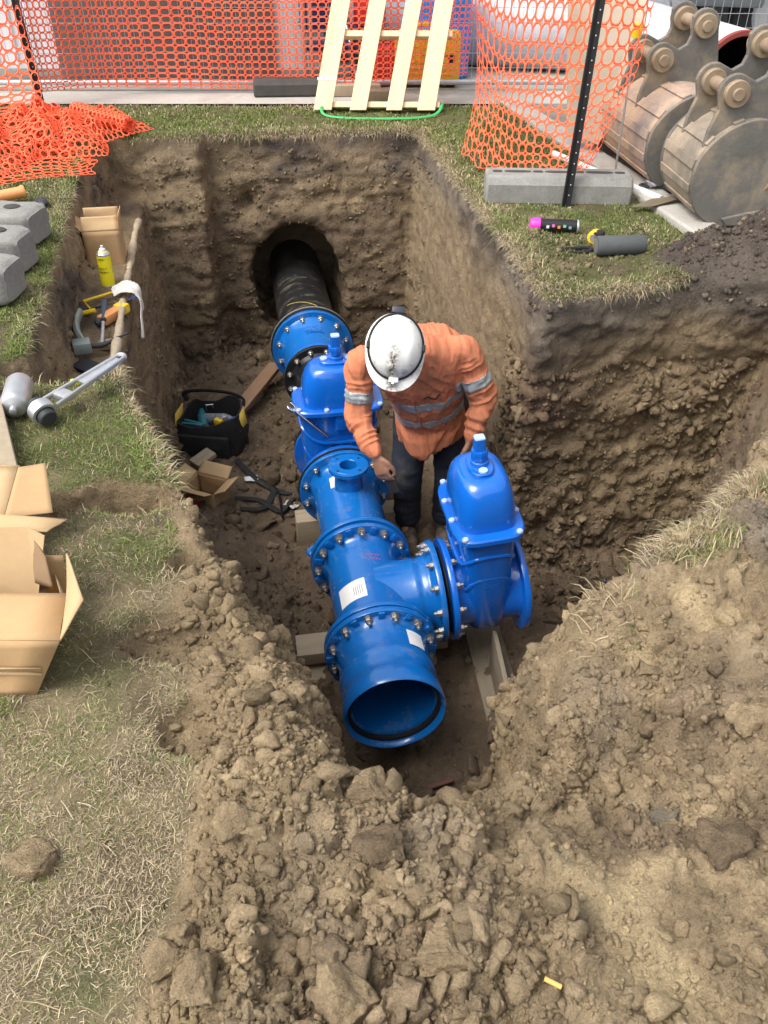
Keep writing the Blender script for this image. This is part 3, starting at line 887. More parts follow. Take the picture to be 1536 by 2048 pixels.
def limb(mb, P, rad, n=14, sub=5):
    pts = catmull(P, sub)
    ts = np.linspace(0, len(P)-1, len(pts)); rr = np.interp(ts, range(len(P)), rad)
    # rounded ends
    mb.tube(pts, [float(a) for a in rr], n)
    for p, r_ in ((P[0], rad[0]), (P[-1], rad[-1])):
        bm = bmesh.new(); bmesh.ops.create_icosphere(bm, subdivisions=2, radius=r_*.995)
        bm.verts.index_update()
        mb.add([Vector(p)+v.co for v in bm.verts], [[v.index for v in f.verts] for f in bm.faces]); bm.free()
def ball(mb, c, r, M=None):
    bm = bmesh.new(); bmesh.ops.create_icosphere(bm, subdivisions=3, radius=1)
    bm.verts.index_update()
    r = r if isinstance(r, (tuple, list)) else (r, r, r)
    vs = [Vector((v.co.x*r[0], v.co.y*r[1], v.co.z*r[2]))+Vector(c) for v in bm.verts]
    mb.add(vs, [[v.index for v in f.verts] for f in bm.faces], M); bm.free()
PR = Vector((.25, 3.86, -1.60))
person = empty('person', PR, 0, 'worker in orange hi-vis shirt and white helmet bending over the pipes', 'person')
def W(*p): return Vector(p) - PR
TD = Vector((-.14, -.42, .53)).normalized()         # torso direction, hips to neck
TX = (Vector((1, .16, 0)) - TD*Vector((1, .16, 0)).dot(TD)).normalized()
TF = TX.cross(TD) * 1.0                              # chest front
if TF.y > 0: TF = -TF
def tring(c, a, b, n=36, p=2.4, fr=1.0):
    out = []
    for j in range(n):
        q = 2*math.pi*j/n; ca, sa = math.cos(q), math.sin(q)
        x = a*math.copysign(abs(ca)**(2/p), ca); y = b*math.copysign(abs(sa)**(2/p), sa)
        if y > 0: y *= fr
        out.append(W(*c) + TX*x + TF*y)
    return out
SHL, SHR = (-.105, 3.56, -.325), (.37, 3.63, -.30)
ELL, ELR = (-.125, 3.50, -.575), (.475, 3.62, -.545)
WRL, WRR = (-.035, 3.35, -.700), (.415, 3.53, -.715)
HPL, HPR = (.155, 3.98, -.80), (.345, 3.99, -.80)
KNL, KNR = (.125, 3.86, -1.17), (.360, 3.87, -1.17)
ANL, ANR = (.135, 3.93, -1.50), (.350, 3.94, -1.50)
HC = Vector((.045, 3.345, -.165))                     # head centre
HM4 = Matrix.Translation(HC-PR) @ Matrix.Rotation(R(5), 4, 'Y') @ Matrix.Rotation(R(47), 4, 'X')   # head frame: +Z crown, -Y face
# ---- body, one continuous skin
mb = MB()
ball(mb, (0, .01, .015), (.076, .096, .105), HM4); ball(mb, (0, -.028, -.055), (.058, .062, .070), HM4)      # skull, jaw
ball(mb, (0, -.100, -.015), (.013, .020, .028), HM4); ball(mb, (0, -.082, -.095), (.026, .022, .018), HM4)  # nose, chin
ball(mb, (0, -.088, -.055), (.024, .010, .007), HM4); ball(mb, (0, -.088, -.067), (.022, .010, .007), HM4)  # lips
for s_ in (-1, 1): ball(mb, (s_*.079, .015, -.01), (.011, .024, .034), HM4)
limb(mb, [HM4 @ Vector((0, .03, -.03)), W(.10, 3.48, -.22), W(.135, 3.58, -.30)], [.055, .058, .07])
mb.ring_loft([tring((.24, 3.93, -.80), .165, .12), tring((.225, 3.84, -.62), .15, .105), tring((.18, 3.70, -.44), .175, .115), tring((.145, 3.60, -.32), .15, .09)])
for a, e, w_, s_ in ((SHL, ELL, WRL, -1), (SHR, ELR, WRR, 1)):
    limb(mb, [W(*a), W(*e), W(*w_)], [.052, .042, .027])
for h, k, a in ((HPL, KNL, ANL), (HPR, KNR, ANR)):
    limb(mb, [W(*h), W(*k), W(*a), W(a[0], a[1]-.10, -1.56)], [.085, .058, .042, .034])
def hand(mb, wrist, fwd, side, down, curl=.5, thumb=1):
    """palm along fwd; side = towards the thumb; down = palm normal"""
    w_ = W(*wrist); f = Vector(fwd).normalized(); s = Vector(side); s = (s-f*s.dot(f)).normalized(); d = f.cross(s)*(1 if f.cross(s).dot(Vector(down)) > 0 else -1)
    rings = []
    for t, a, b in ((-.02, .026, .021), (.01, .030, .018), (.045, .040, .016), (.078, .043, .014), (.092, .040, .011)):
        rings.append([w_ + f*t + s*(a*math.cos(q)) + d*(b*math.sin(q)) for q in [2*math.pi*j/16 for j in range(16)]])
    mb.ring_loft(rings)
    for i, (o_, l) in enumerate(((.031, .070), (.011, .080), (-.010, .074), (-.030, .058))):
        base = w_ + f*.082 + s*o_
        c1 = curl*(1+.1*i); dirs = []
        a = .35*c1; pts = [base - f*.012, base]; p = base
        for seg, k in ((.45, 1), (.32, 2.2), (.23, 3.1)):
            an = a*k; p = p + (f*math.cos(an)+d*math.sin(an))*l*seg; pts.append(p)
        mb.tube(catmull(pts, 3), [.0098]*4+[.0092]*3+[.0088]*3+[.0082]*2+[.0068], 10)
        ball(mb, pts[-1], .0070)
    b0 = w_ + f*.02 + s*.026
    pts = [b0, b0 + f*.028+s*.020+d*.008, b0 + f*.062+s*.026+d*.022, b0 + f*.088+s*.020+d*.030]
    mb.tube(catmull(pts, 3), [.014]*4+[.0115]*3+[.0095]*2+[.0085], 10); ball(mb, pts[-1], .0085)
    return w_, f, s, d
fl = (Vector(WRL)-Vector(ELL)).normalized()
hL = hand(mb, WRL, (.30, -.38, -.80), (.75, -.5, .15), (.5, .5, -.3), 1.0)
hR = hand(mb, WRR, (-.10, -.15, -.95), (-.3, -.9, 0), (-.9, .2, 0), .7)
me = remesh(mb, .0058, 2, 'body')
M_skin = mat('skin', (.27, .135, .085), .55, var=.15, vscale=22, dirt=(.17, .11, .07), dirt_amt=.45, dirt_scale=26, dirt_lo=.5, bump=.001, bscale=140)
body = link('body', me, M_skin, person)
for s_ in (-1, 1):
    mb = MB(); ball(mb, (s_*.031, -.078, .008), .0125, HM4); e_ = mb.build('eye', mat('eye_white', (.7, .68, .64), .2), person)
    mb = MB(); ball(mb, (s_*.031, -.0875, .006), .0055, HM4); mb.build('iris', mat('iris_brown', (.05, .025, .012), .2), e_)
mb = MB(); ball(mb, (0, .022, .022), (.080, .098, .100), HM4); ball(mb, (0, .07, -.035), (.062, .045, .05), HM4)
mb.build('hair', mat('dark_hair', (.02, .014, .01), .7, bump=.002, bscale=200), person)
# ---- trousers
mb = MB()
mb.ring_loft([tring((.235, 3.88, -.66), .178, .125), tring((.245, 3.95, -.80), .190, .140), tring((.25, 3.98, -.90), .185, .13)])
for h, k, a in ((HPL, KNL, ANL), (HPR, KNR, ANR)):
    kk = Vector(k); aa = Vector(a)
    limb(mb, [W(*h), W(*(Vector(h)*.5+kk*.5)), W(*k), W(*(kk*.5+aa*.5+Vector((0, .015, 0)))), W(aa.x, aa.y, aa.z+.02)], [.110, .098, .086, .082, .082], 20)
me = remesh(mb, .010, 3, 'trousers')
displace(me, lambda c, n: .009*fbm(c[:, 0], c[:, 1], c[:, 2]*2.2, .10, 3, 3.) - .010*np.abs(vnoise(c[:, 0]*.7, c[:, 1], c[:, 2]*2.6, .09, 8.))*sstep(.75, .2, c[:, 2]))
M_trs = mat('navy_drill', (.017, .022, .036), .85, var=.35, vscale=8, dirt=(.13, .095, .06), dirt_amt=.55, dirt_scale=6, dirt_lo=.55, bump=.001, bscale=300)
link('trousers', me, M_trs, person)
mb = MB(); mb.bbox((0, 0, 0), (.02, .09, .14), .008, Matrix.Translation(W(.425, 3.93, -1.02)) @ Matrix.Rotation(R(6), 4, 'Y')); mb.build('thigh_pocket', M_trs, person)
# ---- boots
M_boot = mat('muddy_boot', (.035, .028, .022), .8, var=.4, vscale=12, dirt=(.20, .15, .10), dirt_amt=.8, dirt_scale=9, dirt_lo=.42, bump=.002, bscale=90)
for a, yaw in ((ANL, .12), (ANR, -.10)):
    mb = MB(); x, y, z = a
    f = Vector((yaw, -1, 0)).normalized()
    p = Vector((x, y, -1.565))
    limb(mb, [W(*(p-f*.045)), W(*(p+f*.04)), W(*(p+f*.12)), W(*(p+f*.165))], [.042, .046, .047, .038], 16)
    limb(mb, [W(x, y-.005, -1.55), W(x, y, -1.42)], [.052, .058], 16)
    me = remesh(mb, .009, 2, 'boot')
    co_, _n = mesh_np(me); co_[:, 2] = np.maximum(co_[:, 2], -.002); me.vertices.foreach_set('co', co_.ravel()); me.update()
    b_ = link('boot', me, M_boot, person)
    mb = MB(); pl = []
    for k in range(24):
        q = 2*math.pi*k/24; u = math.cos(q); v = math.sin(q)
        P_ = p + f*(.055+.135*u) + Vector((f.y, -f.x, 0))*.05*v*(1+.12*u); pl.append((P_.x-PR.x, P_.y-PR.y))
    mb.prism(pl, -.012, .014); mb.build('sole', M_rubber, b_)
# ---- shirt
mb = MB()
mb.ring_loft([tring((.245, 3.91, -.86), .184, .135, fr=1.12), tring((.235, 3.85, -.70), .178, .135, fr=1.15), tring((.205, 3.755, -.53), .195, .138, fr=1.12), tring((.17, 3.66, -.40), .215, .138, fr=1.05),
              tring((.148, 3.60, -.325), .215, .115), tring((.133, 3.56, -.27), .13, .085), tring((.12, 3.53, -.235), .085, .07)])
mb.ring_loft([tring((.20, 3.80, -.78), .13, .12), tring((.19, 3.755, -.87), .085, .085), tring((.195, 3.715, -.955), .020, .02)])
mb.ring_loft([tring((.27, 3.83, -.78), .13, .12), tring((.28, 3.79, -.86), .080, .080), tring((.265, 3.755, -.925), .020, .02)])
ball(mb, tuple(W(.215, 3.715, -.285)), (.155, .115, .075))
def sleeve(sh, el, wr):
    sh, el, wr = Vector(sh), Vector(el), Vector(wr)
    inn = sh + (Vector((.14, 3.62, -.34))-sh)*.42
    end = wr + (el-wr)*.10
    limb(mb, [W(*inn), W(*sh), W(*(sh*.5+el*.5)), W(*el), W(*(el*.5+end*.5)), W(*end)], [.078, .076, .066, .061, .054, .047], 20)
sleeve(SHL, ELL, WRL); sleeve(SHR, ELR, WRR)
limb(mb, [W(.075, 3.50, -.235), W(.125, 3.57, -.215), W(.185, 3.53, -.235)], [.018, .022, .018], 10)   # collar
me = remesh(mb, .0052, 7, 'shirt')
def segp(c, a, b):
    a = np.array(a)-np.array(PR); b = np.array(b)-np.array(PR); d = b-a; L = np.linalg.norm(d); d = d/L
    t = (c-a)@d; q = c-a-t[:, None]*d
    return t/L, np.linalg.norm(q, axis=1), L
def arm_w(c):
    out = []
    for s_, e_, w_ in ((SHL, ELL, WRL), (SHR, ELR, WRR)):
        t1, r1, l1 = segp(c, s_, e_); t2, r2, l2 = segp(c, e_, w_)
        out.append((t1, r1, t2, r2))
    return out
def ridge(v, p=.75): return (1-np.abs(v)*2.2)
def shirt_disp(c, n):
    w = .006*fbm(c[:, 0], c[:, 1], c[:, 2], .16, 3, 5.)
    for t1, r1, t2, r2 in arm_w(c):
        m1 = sstep(.11, .080, r1)*sstep(.0, .3, t1)*sstep(1.15, 1.0, t1); m2 = sstep(.10, .070, r2)*sstep(-.1, .1, t2)*sstep(.92, .8, t2)
        w = w + m1*.0075*ridge(vnoise(t1*1.0+.25*c[:, 0], c[:, 0]*.8, c[:, 1]*.8, .10, 9.)) + m2*.0085*ridge(vnoise(t2+.3*c[:, 1], c[:, 0]*.9, c[:, 2]*.5, .11, 4.))
    s = (c-np.array(W(.245, 3.91, -.86)))@np.array(TD)
    x = (c-np.array(W(.245, 3.91, -.86)))@np.array(TX)
    w = w + .010*ridge(vnoise(x*1.0, s*.22, 0*s, .060, 15.))*sstep(.66, .3, s)
    w = w + .005*ridge(vnoise(x+s*.8, s*.5-x, 0*s, .065, 25.)) + .003*ridge(vnoise(x-s*.6, s*.6+x, 0*s, .03, 35.))
    return w-.006
displace(me, shirt_disp)
M_shirt = mat('hi_vis_orange', (.56, .195, .100), .88, var=.18, vscale=7, fine=.05, dirt=(.27, .13, .075), dirt_amt=.6, dirt_scale=5, dirt_lo=.50, bump=.0012, bscale=60, spec=.25)
shirt = link('shirt', me, M_shirt, person)
M_tape = mat('reflective_tape', (.40, .43, .44), .42, .25, var=.12, vscale=40)
co_, no_ = mesh_np(me)
fidx = np.empty(len(me.loops), np.int32); me.loops.foreach_get('vertex_index', fidx)
ls = np.empty(len(me.polygons), np.int32); me.polygons.foreach_get('loop_start', ls)
lt = np.empty(len(me.polygons), np.int32); me.polygons.foreach_get('loop_total', lt)
quad_ok = lt == 4
Q = np.stack([fidx[ls[quad_ok]+k] for k in range(4)], 1)
qc = co_[Q].mean(1)
aw = arm_w(qc)
s_t = (qc-np.array(W(.245, 3.91, -.86)))@np.array(TD)
x_t = (qc-np.array(W(.245, 3.91, -.86)))@np.array(TX)
on_arm = np.zeros(len(qc), bool)
for (t1, r1, t2, r2) in aw: on_arm |= ((r1 < .105) & (t1 > .12)) | ((r2 < .10) & (t2 > 0))
def tape(sel, name='reflective_band', off=.0025):
    q = Q[sel]; u, inv = np.unique(q, return_inverse=True); inv = inv.reshape(q.shape)
    top = co_[u]+no_[u]*off
    m_ = np_mesh(name, top, inv)
    o_ = link(name, m_, M_tape, person)
    so = o_.modifiers.new('t', 'SOLIDIFY'); so.thickness = .002
    return o_
for (t1, r1, t2, r2) in aw:
    tape((r1 < .12) & (np.abs(t1-.60-.06*np.sin(qc[:, 1]*30)*0) < .105) & on_arm)
front = (no_[Q].mean(1)@np.array(TF)) > -.35
bnd = s_t + .35*x_t**2*2
tape((~on_arm) & (np.abs(bnd-.385) < .028)); tape((~on_arm) & (np.abs(bnd-.235) < .024) & front)
mb = MB()
for k in range(9): pass
# dark embroidery above the pocket, strokes on the cloth
def on_shirt(x, s):
    d_ = (x_t-x)**2+(s_t-s)**2 + 10*(~front) + 10*on_arm
    i = int(np.argmin(d_)); return Vector(qc[i] + no_[Q[i]].mean(0)*.004)
pts = [on_shirt(.03+.012*k, .475+.012*math.sin(k*1.1)) for k in range(8)]
mb.tube(catmull(pts, 2), .0028, 5); mb.build('embroidered_logo', M_rubber, shirt)
mb = MB(); pts = [on_shirt(.10+.0*k, .50-.05*k) for k in range(10)]
pts = [on_shirt(-.02, .47-.045*k) for k in range(11)]
mb.tube(catmull(pts, 3), .0035, 6); mb.build('button_placket', M_shirt, shirt)
# ---- helmet with head torch
hel = empty('helmet', (0, 0, 0)); hel.parent = person
hel.matrix_local = HM4
M_hel = mat('white_helmet', (.74, .74, .71), .42, var=.06, vscale=20, dirt=(.13, .10, .075), dirt_amt=.85, dirt_scale=11, dirt_lo=.53, coat=.1)
_t = M_hel.node_tree; _p = _t.nodes['Principled BSDF']; _c = _p.inputs['Base Color'].links[0].from_socket
_tc = nd(_t, 'ShaderNodeTexCoord'); _sp = nd(_t, 'ShaderNodeSeparateXYZ'); _t.links.new(_tc.outputs['Object'], _sp.inputs[0])
_ab = nd(_t, 'ShaderNodeMath', operation='ABSOLUTE'); _ad = nd(_t, 'ShaderNodeMath', operation='ADD'); _ad.inputs[1].default_value = .012
_t.links.new(_sp.outputs['X'], _ad.inputs[0]); _t.links.new(_ad.outputs[0], _ab.inputs[0])
_mr = nd(_t, 'ShaderNodeMapRange'); _mr.inputs['From Min'].default_value = .034; _mr.inputs['From Max'].default_value = .006; _t.links.new(_ab.outputs[0], _mr.inputs['Value'])
_my = nd(_t, 'ShaderNodeMapRange'); _my.inputs['From Min'].default_value = .05; _my.inputs['From Max'].default_value = -.05; _t.links.new(_sp.outputs['Y'], _my.inputs['Value'])
_nz = nd(_t, 'ShaderNodeTexNoise', Scale=60.0, Detail=8.0, Roughness=.75); _t.links.new(_tc.outputs['Object'], _nz.inputs['Vector'])
_mn = nd(_t, 'ShaderNodeMapRange'); _mn.inputs['From Min'].default_value = .40; _mn.inputs['From Max'].default_value = .56; _t.links.new(_nz.outputs['Fac'], _mn.inputs['Value'])
_m1 = nd(_t, 'ShaderNodeMath', operation='MULTIPLY'); _m2 = nd(_t, 'ShaderNodeMath', operation='MULTIPLY')
_t.links.new(_mr.outputs[0], _m1.inputs[0]); _t.links.new(_mn.outputs[0], _m1.inputs[1]); _t.links.new(_m1.outputs[0], _m2.inputs[0]); _t.links.new(_my.outputs[0], _m2.inputs[1])
_mx = nd(_t, 'ShaderNodeMix', data_type='RGBA'); _t.links.new(_m2.outputs[0], _mx.inputs['Factor']); _t.links.new(_c, _mx.inputs[6]); _mx.inputs[7].default_value = (.09, .065, .045, 1)
_t.links.new(_mx.outputs[2], _p.inputs['Base Color'])
mb = MB(); rings = []
for k in range(14):
    t = k/13*math.pi/2
    rr = math.cos(t)**.82
    zr = .035 + .118*math.sin(t)
    ring = []
    for j in range(48):
        q = 2*math.pi*j/48
        ax_ = .118*rr*math.cos(q); ay_ = .140*rr*math.sin(q)
        # raised centre rib
        rib = .006*math.exp(-(ax_/.022)**2)*math.sin(min(1, k/6)*math.pi/2) + .004*math.exp(-((abs(ax_)-.055)/.012)**2)*(1 if 2 < k < 10 else 0)
        ring.append(Vector((ax_, ay_+.01, zr+rib)))
    rings.append(ring)
mb.ring_loft(rings, cap=False); mb.f.append(tuple(len(mb.v)-48+j for j in range(48)))
so = mb.build('shell', M_hel, hel, angle=60)
mb = MB()
inn, out, low = [], [], []
for j in range(64):
    q = 2*math.pi*j/64
    f_ = max(0, -math.sin(q))
    e = .010 + .040*f_**2.2
    x, y = .118*math.cos(q), .140*math.sin(q)+.01
    n_ = Vector((math.cos(q)/.118, math.sin(q)/.140, 0)).normalized()
    inn.append(Vector((x*.97, (y-.01)*.97+.01, .042))); out.append(Vector((x, y, .036-.006*f_))+n_*e); low.append(Vector((x, y, .030-.006*f_))+n_*e)
mb.ring_loft([inn, out, low, [Vector((p.x*.95, p.y*.95, .026)) for p in inn]], cap=False)
mb.build('brim', M_hel, hel, angle=50)
mb = MB(); pts = []
for j in range(48):
    q = 2*math.pi*j/48
    z = .075 - .035*math.sin(q)*-1*-1 if False else .070 + .030*math.sin(q)
    rr = math.cos(math.asin(min(.98, (z-.035)/.118)))**.82
    pts.append(Vector((.1205*rr*math.cos(q), .1425*rr*math.sin(q)+.01, z+.004)))
mb.tube(pts, .006, 8, closed=True, flat=(.0045, .0115)); mb.build('torch_strap', M_rubber, hel)
mb = MB(); mb.bbox((0, -.137, .052), (.042, .026, .026), .008); mb.build('torch_lamp', mat('torch_white', (.7, .7, .68), .3), hel)
MB().lathe([(0, .011), (.006, .012), (.010, .010)], Matrix.Translation((0, -.149, .052)) @ Matrix.Rotation(R(90), 4, 'X'), 16).build('torch_lens', M_chrome, hel)
MB().bbox((0, .150, .095), (.056, .030, .034), .008).build('battery_pack', mat('dark_plastic', (.03, .035, .045), .4), hel)
for sx in (-1, 1): MB().bbox((sx*.117, .0, .078), (.014, .03, .022), .004).build('strap_clip', M_rubber, hel)
# ---- phone in the near hand
w_, f, s, d = hL
ph = empty('mobile_phone', PR + w_ + f*.135 + d*.030 + s*.01, 0, 'small black phone held in the worker\'s right hand', 'phone')
Mp = Matrix((s, f, d)).transposed().to_4x4()
mb = MB(); mb.bbox((0, 0, 0), (.062, .120, .009), .004, Mp); mb.build('case', M_rubber, ph)
mb = MB(); mb.box((0, 0, .0050), (.054, .104, .0008), Mp); mb.build('screen', mat('dark_glass', (.01, .011, .013), .08, coat=.5), ph)
# ------------------------------------------------------------------ paving round the dig
M_conc = mat('pale_concrete', (.42, .40, .36), .9, var=.14, vscale=3, fine=.10, bump=.003, bscale=60, dirt=(.25, .20, .14), dirt_amt=.6, dirt_scale=2.2, dirt_lo=.52)
M_road = mat('dusty_asphalt', (.20, .185, .165), .92, var=.18, vscale=4, fine=.18, bump=.004, bscale=120, dirt=(.30, .25, .18), dirt_amt=.7, dirt_scale=1.6, dirt_lo=.48)
M_blockc = mat('weathered_concrete', (.25, .245, .225), .92, var=.22, vscale=9, fine=.15, bump=.004, bscale=70, dirt=(.14, .13, .09), dirt_amt=.5, dirt_scale=6, dirt_lo=.55)
M_under = mat('verge_soil', (.13, .12, .06), .95, var=.3, vscale=5, fine=.2, bump=.01, bscale=30)
def kx(y): return 1.595 - .217*(y-4.1)          # inner edge of the kerb
def sheet(name, poly, z, m, kind='structure'):
    mb = MB(); mb.add([(x, y, z) for x, y in poly], [tuple(range(len(poly)))])
    return tag(mb.build(name, m, smooth=False), kind=kind)
sheet('pavement', [(-60, 7.32), (60, 7.32), (60, 90), (-60, 90)], -.004, M_conc)
sheet('road', [(kx(4.02)+.18, 4.02), (60, 4.02), (60, 7.318), (kx(7.318)+.18, 7.318)], -.002, M_road)
sheet('verge_west', [(-60, -30), (-1.25-.47*.4+.15, .40), (-1.25-.47*7.2+.2, 7.2), (-4.5, 7.316), (-60, 7.316)], -.045, M_under)
sheet('verge_south', [(-60, -30), (60, -30), (60, .40), (-1.25, .40)], -.047, M_under)
sheet('verge_east', [(60, .402), (60, 4.018), (2.9, 4.018), (1.25+.47*.4-.15, .402)], -.049, M_under)
mb = MB()
kerb = empty('kerb', (kx(5.6), 5.6, 0)); tag(kerb, kind='structure')
for a in range(4):
    y0 = 4.0+.86*a+.004; y1 = 4.0+.86*(a+1)-.004
    mb = MB(); mb.prism([(kx(y0)-kx(5.6), y0-5.6), (kx(y0)+.185-kx(5.6), y0-5.6), (kx(y1)+.185-kx(5.6), y1-5.6), (kx(y1)-kx(5.6), y1-5.6)], -.15, .028)
    mb.build('kerb_stone', M_conc, kerb, bevel=.012)

# ------------------------------------------------------------------ fencing
M_galv = mat('galvanised_tube', (.52, .53, .54), .42, .7, var=.15, vscale=12)
M_wire = mat('galvanised_wire', (.50, .52, .55), .45, .6)
def fence_panel(name, x0, x1, y, label, h=2.0, z0=.06):
    r = empty(name, ((x0+x1)/2, y, 0), 0, label, 'fence', 'temporary steel fence panels')
    w = (x1-x0)/2
    for sx in (-1, 1): MB().cyl((sx*w, 0, .01), (sx*w, 0, h), .021, n=14).build('post', M_galv, r)
    for z in (z0, h-.02): MB().cyl((-w, 0, z), (w, 0, z), .021, n=14).build('rail', M_galv, r)
    mb = MB()
    nx = int(2*w/.075)
    for i in range(1, nx): mb.cyl((-w+2*w*i/nx, -.012, z0), (-w+2*w*i/nx, -.012, h), .0022, n=5, cap=False)
    nz_ = int((h-z0)/.105)
    for i in range(1, nz_): mb.cyl((-w, -.016, z0+(h-z0)*i/nz_), (w, -.016, z0+(h-z0)*i/nz_), .0026, n=5, cap=False)
    tag(mb.build('wire_mesh', M_wire, r), kind='stuff')
    return r
fence_panel('temporary_fence_panel', -3.35, -.645, 7.80, 'steel mesh fence panel left of the pallet, in front of the dark cabin door')
fence_panel('temporary_fence_panel', -.59, 1.72, 7.82, 'steel mesh fence panel behind the wooden pallet and yellow case')
fence_panel('temporary_fence_panel', 1.78, 4.0, 8.35, 'steel mesh fence panel behind the excavator buckets, in front of big pipes')
def fence_foot(loc, rz, L, Wd, Hh, label, m, holes=6):
    r = empty('concrete_fence_block' if holes > 4 else 'rubber_fence_block', loc, rz, label, 'fence block')
    mb = MB()
    # long block with sloping shoulders, hollow underneath at the ends
    poly = [(-Wd/2, 0), (-Wd/2, Hh*.72), (-Wd*.36, Hh), (Wd*.36, Hh), (Wd/2, Hh*.72), (Wd/2, 0)]
    M = Matrix(((0, 0, 1, 0), (1, 0, 0, 0), (0, 1, 0, 0), (0, 0, 0, 1)))
    mb.prism(poly, -L/2, L/2, M)
    b = mb.build('block', m, r, smooth=True, bevel=.014)
    for i in range(holes):
        x = -L*.42+L*.84*i/(holes-1)
        long_ = i % 2 == 1
        mb = MB(); mb.ring_loft([sring(.075 if long_ else .028, .022, Hh+.0012, 20, 3, x), sring(.070 if long_ else .026, .020, Hh+.0022, 20, 3, x)])
        mb.build('post_slot', M_slot, b)
    return r
M_slot = mat('slot_dark', (.05, .048, .042), .95)
fence_foot((.965, 4.93, drop(.965, 4.93)-.01), R(-3), .80, .23, .15, 'long concrete fence foot with slots lying on grass by the black picket', M_blockc, 7)
fence_foot((-.78, 7.66, 0), R(4), .55, .22, .12, 'dark rubber fence foot under the orange netting left of the pallet', mat('dark_rubber_block', (.06, .055, .05), .85, var=.3, vscale=9), 3)
def rough_block(loc, rz, d, label, hole=True):
    r = empty('concrete_block', loc, rz, label, 'block', 'concrete blocks at the left edge')
    mb = MB(); L, Wd, Hh = d
    rings = []
    for k, t in enumerate((0, .03, .5, .9, .97, 1.0)):
        s = (.90, 1, 1, 1, .93, .80)[k]
        rings.append([Vector((-L/2+L*t, p.x*s, Hh*.5+p.y*(.99*s))) for p in [Vector((q.x, q.y, 0)) for q in sring(Wd/2, Hh/2, 0, 28, 6)]])
    mb.ring_loft(rings)
    b = mb.build('block', M_blockc, r)
    bm = bmesh.new(); bm.from_mesh(b.data); bmesh.ops.subdivide_edges(bm, edges=bm.edges[:], cuts=2, use_grid_fill=True)
    for v in bm.verts:
        n = float(fbm(v.co.x+loc[0], v.co.y, v.co.z, .07, 3, 2.)); v.co += Vector((.012*n, .012*n, .008*n))
    bm.to_mesh(b.data); bm.free(); b.data.shade_smooth()
    if hole:
        for x in (L*.30, L*.02):
            mb = MB(); mb.ring_loft([sring(.042, .034, Hh+.004, 20, 2, x), sring(.036, .03, Hh+.007, 20, 2, x)]); mb.build('lifting_hole', M_slot, b)
    return r
rough_block((-1.99, 4.25, .0), R(-8), (.62, .24, .17), 'farthest of three grey concrete blocks on grass at left edge')
rough_block((-1.93, 3.88, .0), R(-6), (.62, .22, .18), 'middle of three grey concrete blocks on grass at left edge')
rough_block((-1.88, 3.54, .0), R(-4), (.62, .24, .17), 'nearest of three grey concrete blocks on grass at left edge', False)

# ---- orange barrier netting
M_net = mat('orange_netting', (.95, .135, .050), .5, var=.12, vscale=5, spec=.4)
def net_mesh(fn, nu, nv, thin=.16, hole_p=3.2, name='net'):
    """nu x nv cells, each an oval opening in a plastic web; fn(u,v)->world"""
    V = []; Fc = []; n = 12
    us = np.linspace(0, 1, nu+1); vs = np.linspace(0, 1, nv+1)
    for i in range(nu):
        for j in range(nv):
            cu, cv = (us[i]+us[i+1])/2, (vs[j]+vs[j+1])/2
            hu, hv = (us[1]-us[0])/2, (vs[1]-vs[0])/2
            b = len(V)
            for k in range(n):
                a = 2*math.pi*k/n; ca, sa = math.cos(a), math.sin(a)
                m_ = max(abs(ca), abs(sa))
                V.append((cu+hu*ca/m_, cv+hv*sa/m_))
            for k in range(n):
                a = 2*math.pi*k/n; ca, sa = math.cos(a), math.sin(a)
                x = math.copysign(abs(ca)**(2/hole_p), ca); y = math.copysign(abs(sa)**(2/hole_p), sa)
                V.append((cu+hu*(1-thin)*x, cv+hv*(1-thin*1.25)*y))
            for k in range(n):
                k2 = (k+1) % n
                Fc.append((b+k, b+k2, b+n+k2, b+n+k))
    V = np.array(V)
    P = fn(V[:, 0], V[:, 1])
    me = np_mesh(name, P, Fc)
    return me
def net_obj(fn, nu, nv, parent, loc, name='net_sheet', thin=.16, hole_p=3.2):
    me = net_mesh(lambda u, v: fn(u, v)-np.array(loc), nu, nv, thin, hole_p, name)
    o = link(name, me, M_net, parent)
    s = o.modifiers.new('t', 'SOLIDIFY'); s.thickness = .003
    return o
def bicub(G):
    """smooth patch through a grid of points G[row][col]"""
    G = np.array(G, float); nr, nc = G.shape[:2]
    def wts(t, n):
        x = np.clip(t*(n-1), 0, n-1-1e-6); i = x.astype(int); f = x-i
        W_ = np.zeros((len(t), n))
        a = .5*np.stack([-f+2*f**2-f**3, 2-5*f**2+3*f**3, f+4*f**2-3*f**3, -f**2+f**3], 1)
        for k in range(4):
            j = np.clip(i+k-1, 0, n-1); np.add.at(W_, (np.arange(len(t)), j), a[:, k])
        return W_
    def fn(u, v):
        A = wts(np.asarray(v), nr); B = wts(np.asarray(u), nc)
        return np.einsum('pr,pc,rcx->px', A, B, G)
    return fn
n_loc = (-1.2, 7.72, 0)
net = empty('orange_barrier_fence', n_loc, 0, 'orange plastic barrier netting stretched along the steel fence behind the dig', 'netting')
fb = bicub([[(-2.68, 7.2, 1.02), (-2.2, 7.62, 1.00), (-1.3, 7.72, .96), (-.6, 7.71, .95), (.1, 7.73, .95), (.75, 7.72, .98)],
            [(-2.66, 7.2, .54), (-2.2, 7.62, .50), (-1.3, 7.70, .49), (-.6, 7.68, .50), (.1, 7.71, .52), (.70, 7.66, .55)],
            [(-2.64, 7.2, .10), (-2.2, 7.60, .06), (-1.3, 7.70, .03), (-.6, 7.69, .03), (.1, 7.68, .10), (.66, 7.58, .16)]])
